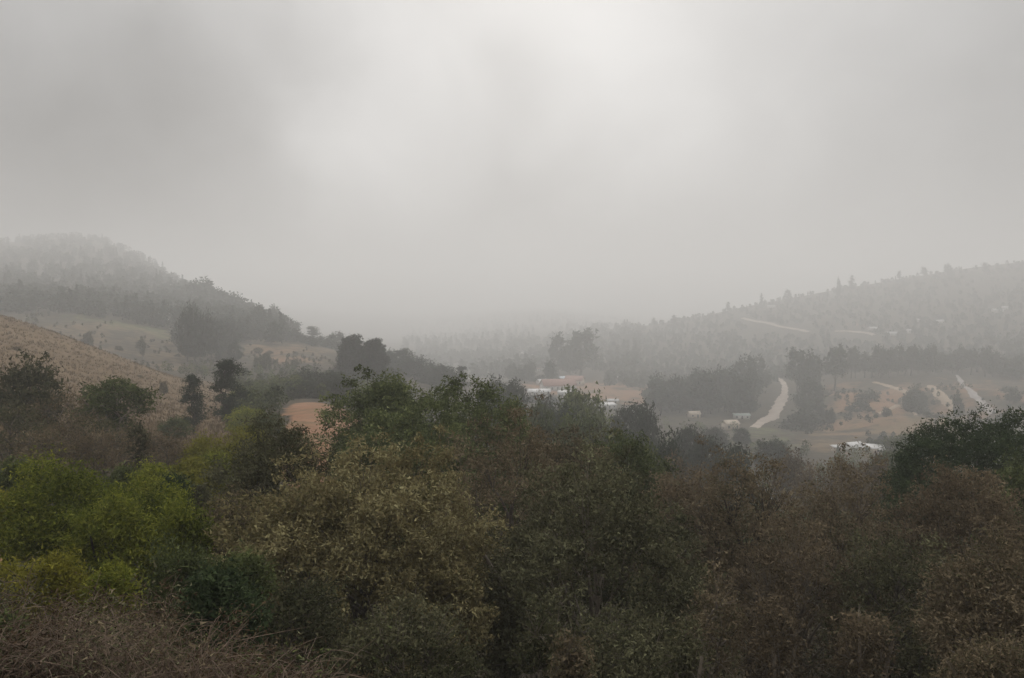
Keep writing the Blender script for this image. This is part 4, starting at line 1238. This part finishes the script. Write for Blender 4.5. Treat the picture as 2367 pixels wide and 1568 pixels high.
# ------------------------------------------------------------------ grass
def grass_stuff(name, xy, h, w, blades, m, seed):
    R = np.random.default_rng(seed)
    n = len(xy)
    z = ground_z(xy[:, 0], xy[:, 1])
    c = np.repeat(np.concatenate([xy, z[:, None]], 1), blades, 0)
    N = len(c)
    c[:, :2] += R.normal(0, w * 2.5, (N, 2))
    hh = h * R.uniform(0.5, 1.3, (N, 1))
    an = R.uniform(0, 6.283, N)
    s = np.stack([np.cos(an), np.sin(an), np.zeros(N)], 1) * w
    tip = c + np.concatenate([R.normal(0, 0.3, (N, 2)) * hh, hh], 1)
    v = np.stack([c - s, c + s, tip], 1).reshape(-1, 3)
    return tag(link(name, mesh_np(name, v, [np.arange(N * 3).reshape(-1, 3)], [m], R.random(N))), kind='stuff')


Rg = np.random.default_rng(3)
n_ = 70000
u = Rg.uniform(250, 2700, n_)
yy = np.exp(Rg.uniform(math.log(13), math.log(75), n_))
okk = (u > 900) | ((u > 520) & (yy < 60)) | (yy < 34)
u, yy = u[okk], yy[okk]
xx = (u - CX) / F * yy
hgt = (0.5 + vnoise(xx / 1.7, yy / 1.7, 61)) ** 1.3 * 2.4 * Rg.random(len(xx))
v, f = leaf_faces(np.stack([xx, yy, ground_z(xx, yy) + hgt], 1), Rg, yy[:, None] * 0.0065, yy[:, None] * 0.0032, None, True)
tag(link('undergrowth', mesh_np('undergrowth', v, [f], [L_DBROWN], Rg.random(len(xx)))), kind='stuff')
u = Rg.uniform(-100, 545, 9000)
yy = np.exp(Rg.uniform(math.log(far(60)), math.log(far(165)), 9000))
grass_stuff('hill_grass', np.stack([(u - CX) / F * yy, yy], 1), 0.55, 0.10, 4, L_GRASS, 4)
u = Rg.uniform(-150, 760, 9000)
yy = Rg.uniform(7, 24, 9000)
grass_stuff('dry_grass', np.stack([(u - CX) / F * yy, yy], 1), 0.35, 0.012, 3, L_DRY, 5)

# ------------------------------------------------------------------ the smoky air
hz, hn, hl = mat_new('smoky_air')
ho = hn.new('ShaderNodeOutputMaterial')
pv = hn.new('ShaderNodeVolumePrincipled')
pv.inputs['Color'].default_value = (0.975, 0.972, 0.966, 1)
pv.inputs['Density'].default_value = HAZE
pv.inputs['Anisotropy'].default_value = 0.35
hl.new(pv.outputs[0], ho.inputs['Volume'])
zmin = float(tv[:, 2].min()) - 1.5
hm = box_mesh('haze', -7600, 7600, -7600, 7600, zmin, 190.0, hz)
tag(link('haze', hm), kind='stuff')
tris = sum(len(o.data.loops) - 2 * len(o.data.polygons) for o in {o.data.name: o for o in sc.objects if o.type == 'MESH'}.values())
print('TRIS', tris, 'ZMIN', zmin, 'ZMAX', tv[:, 2].max(), 'OBJ', len(sc.objects))
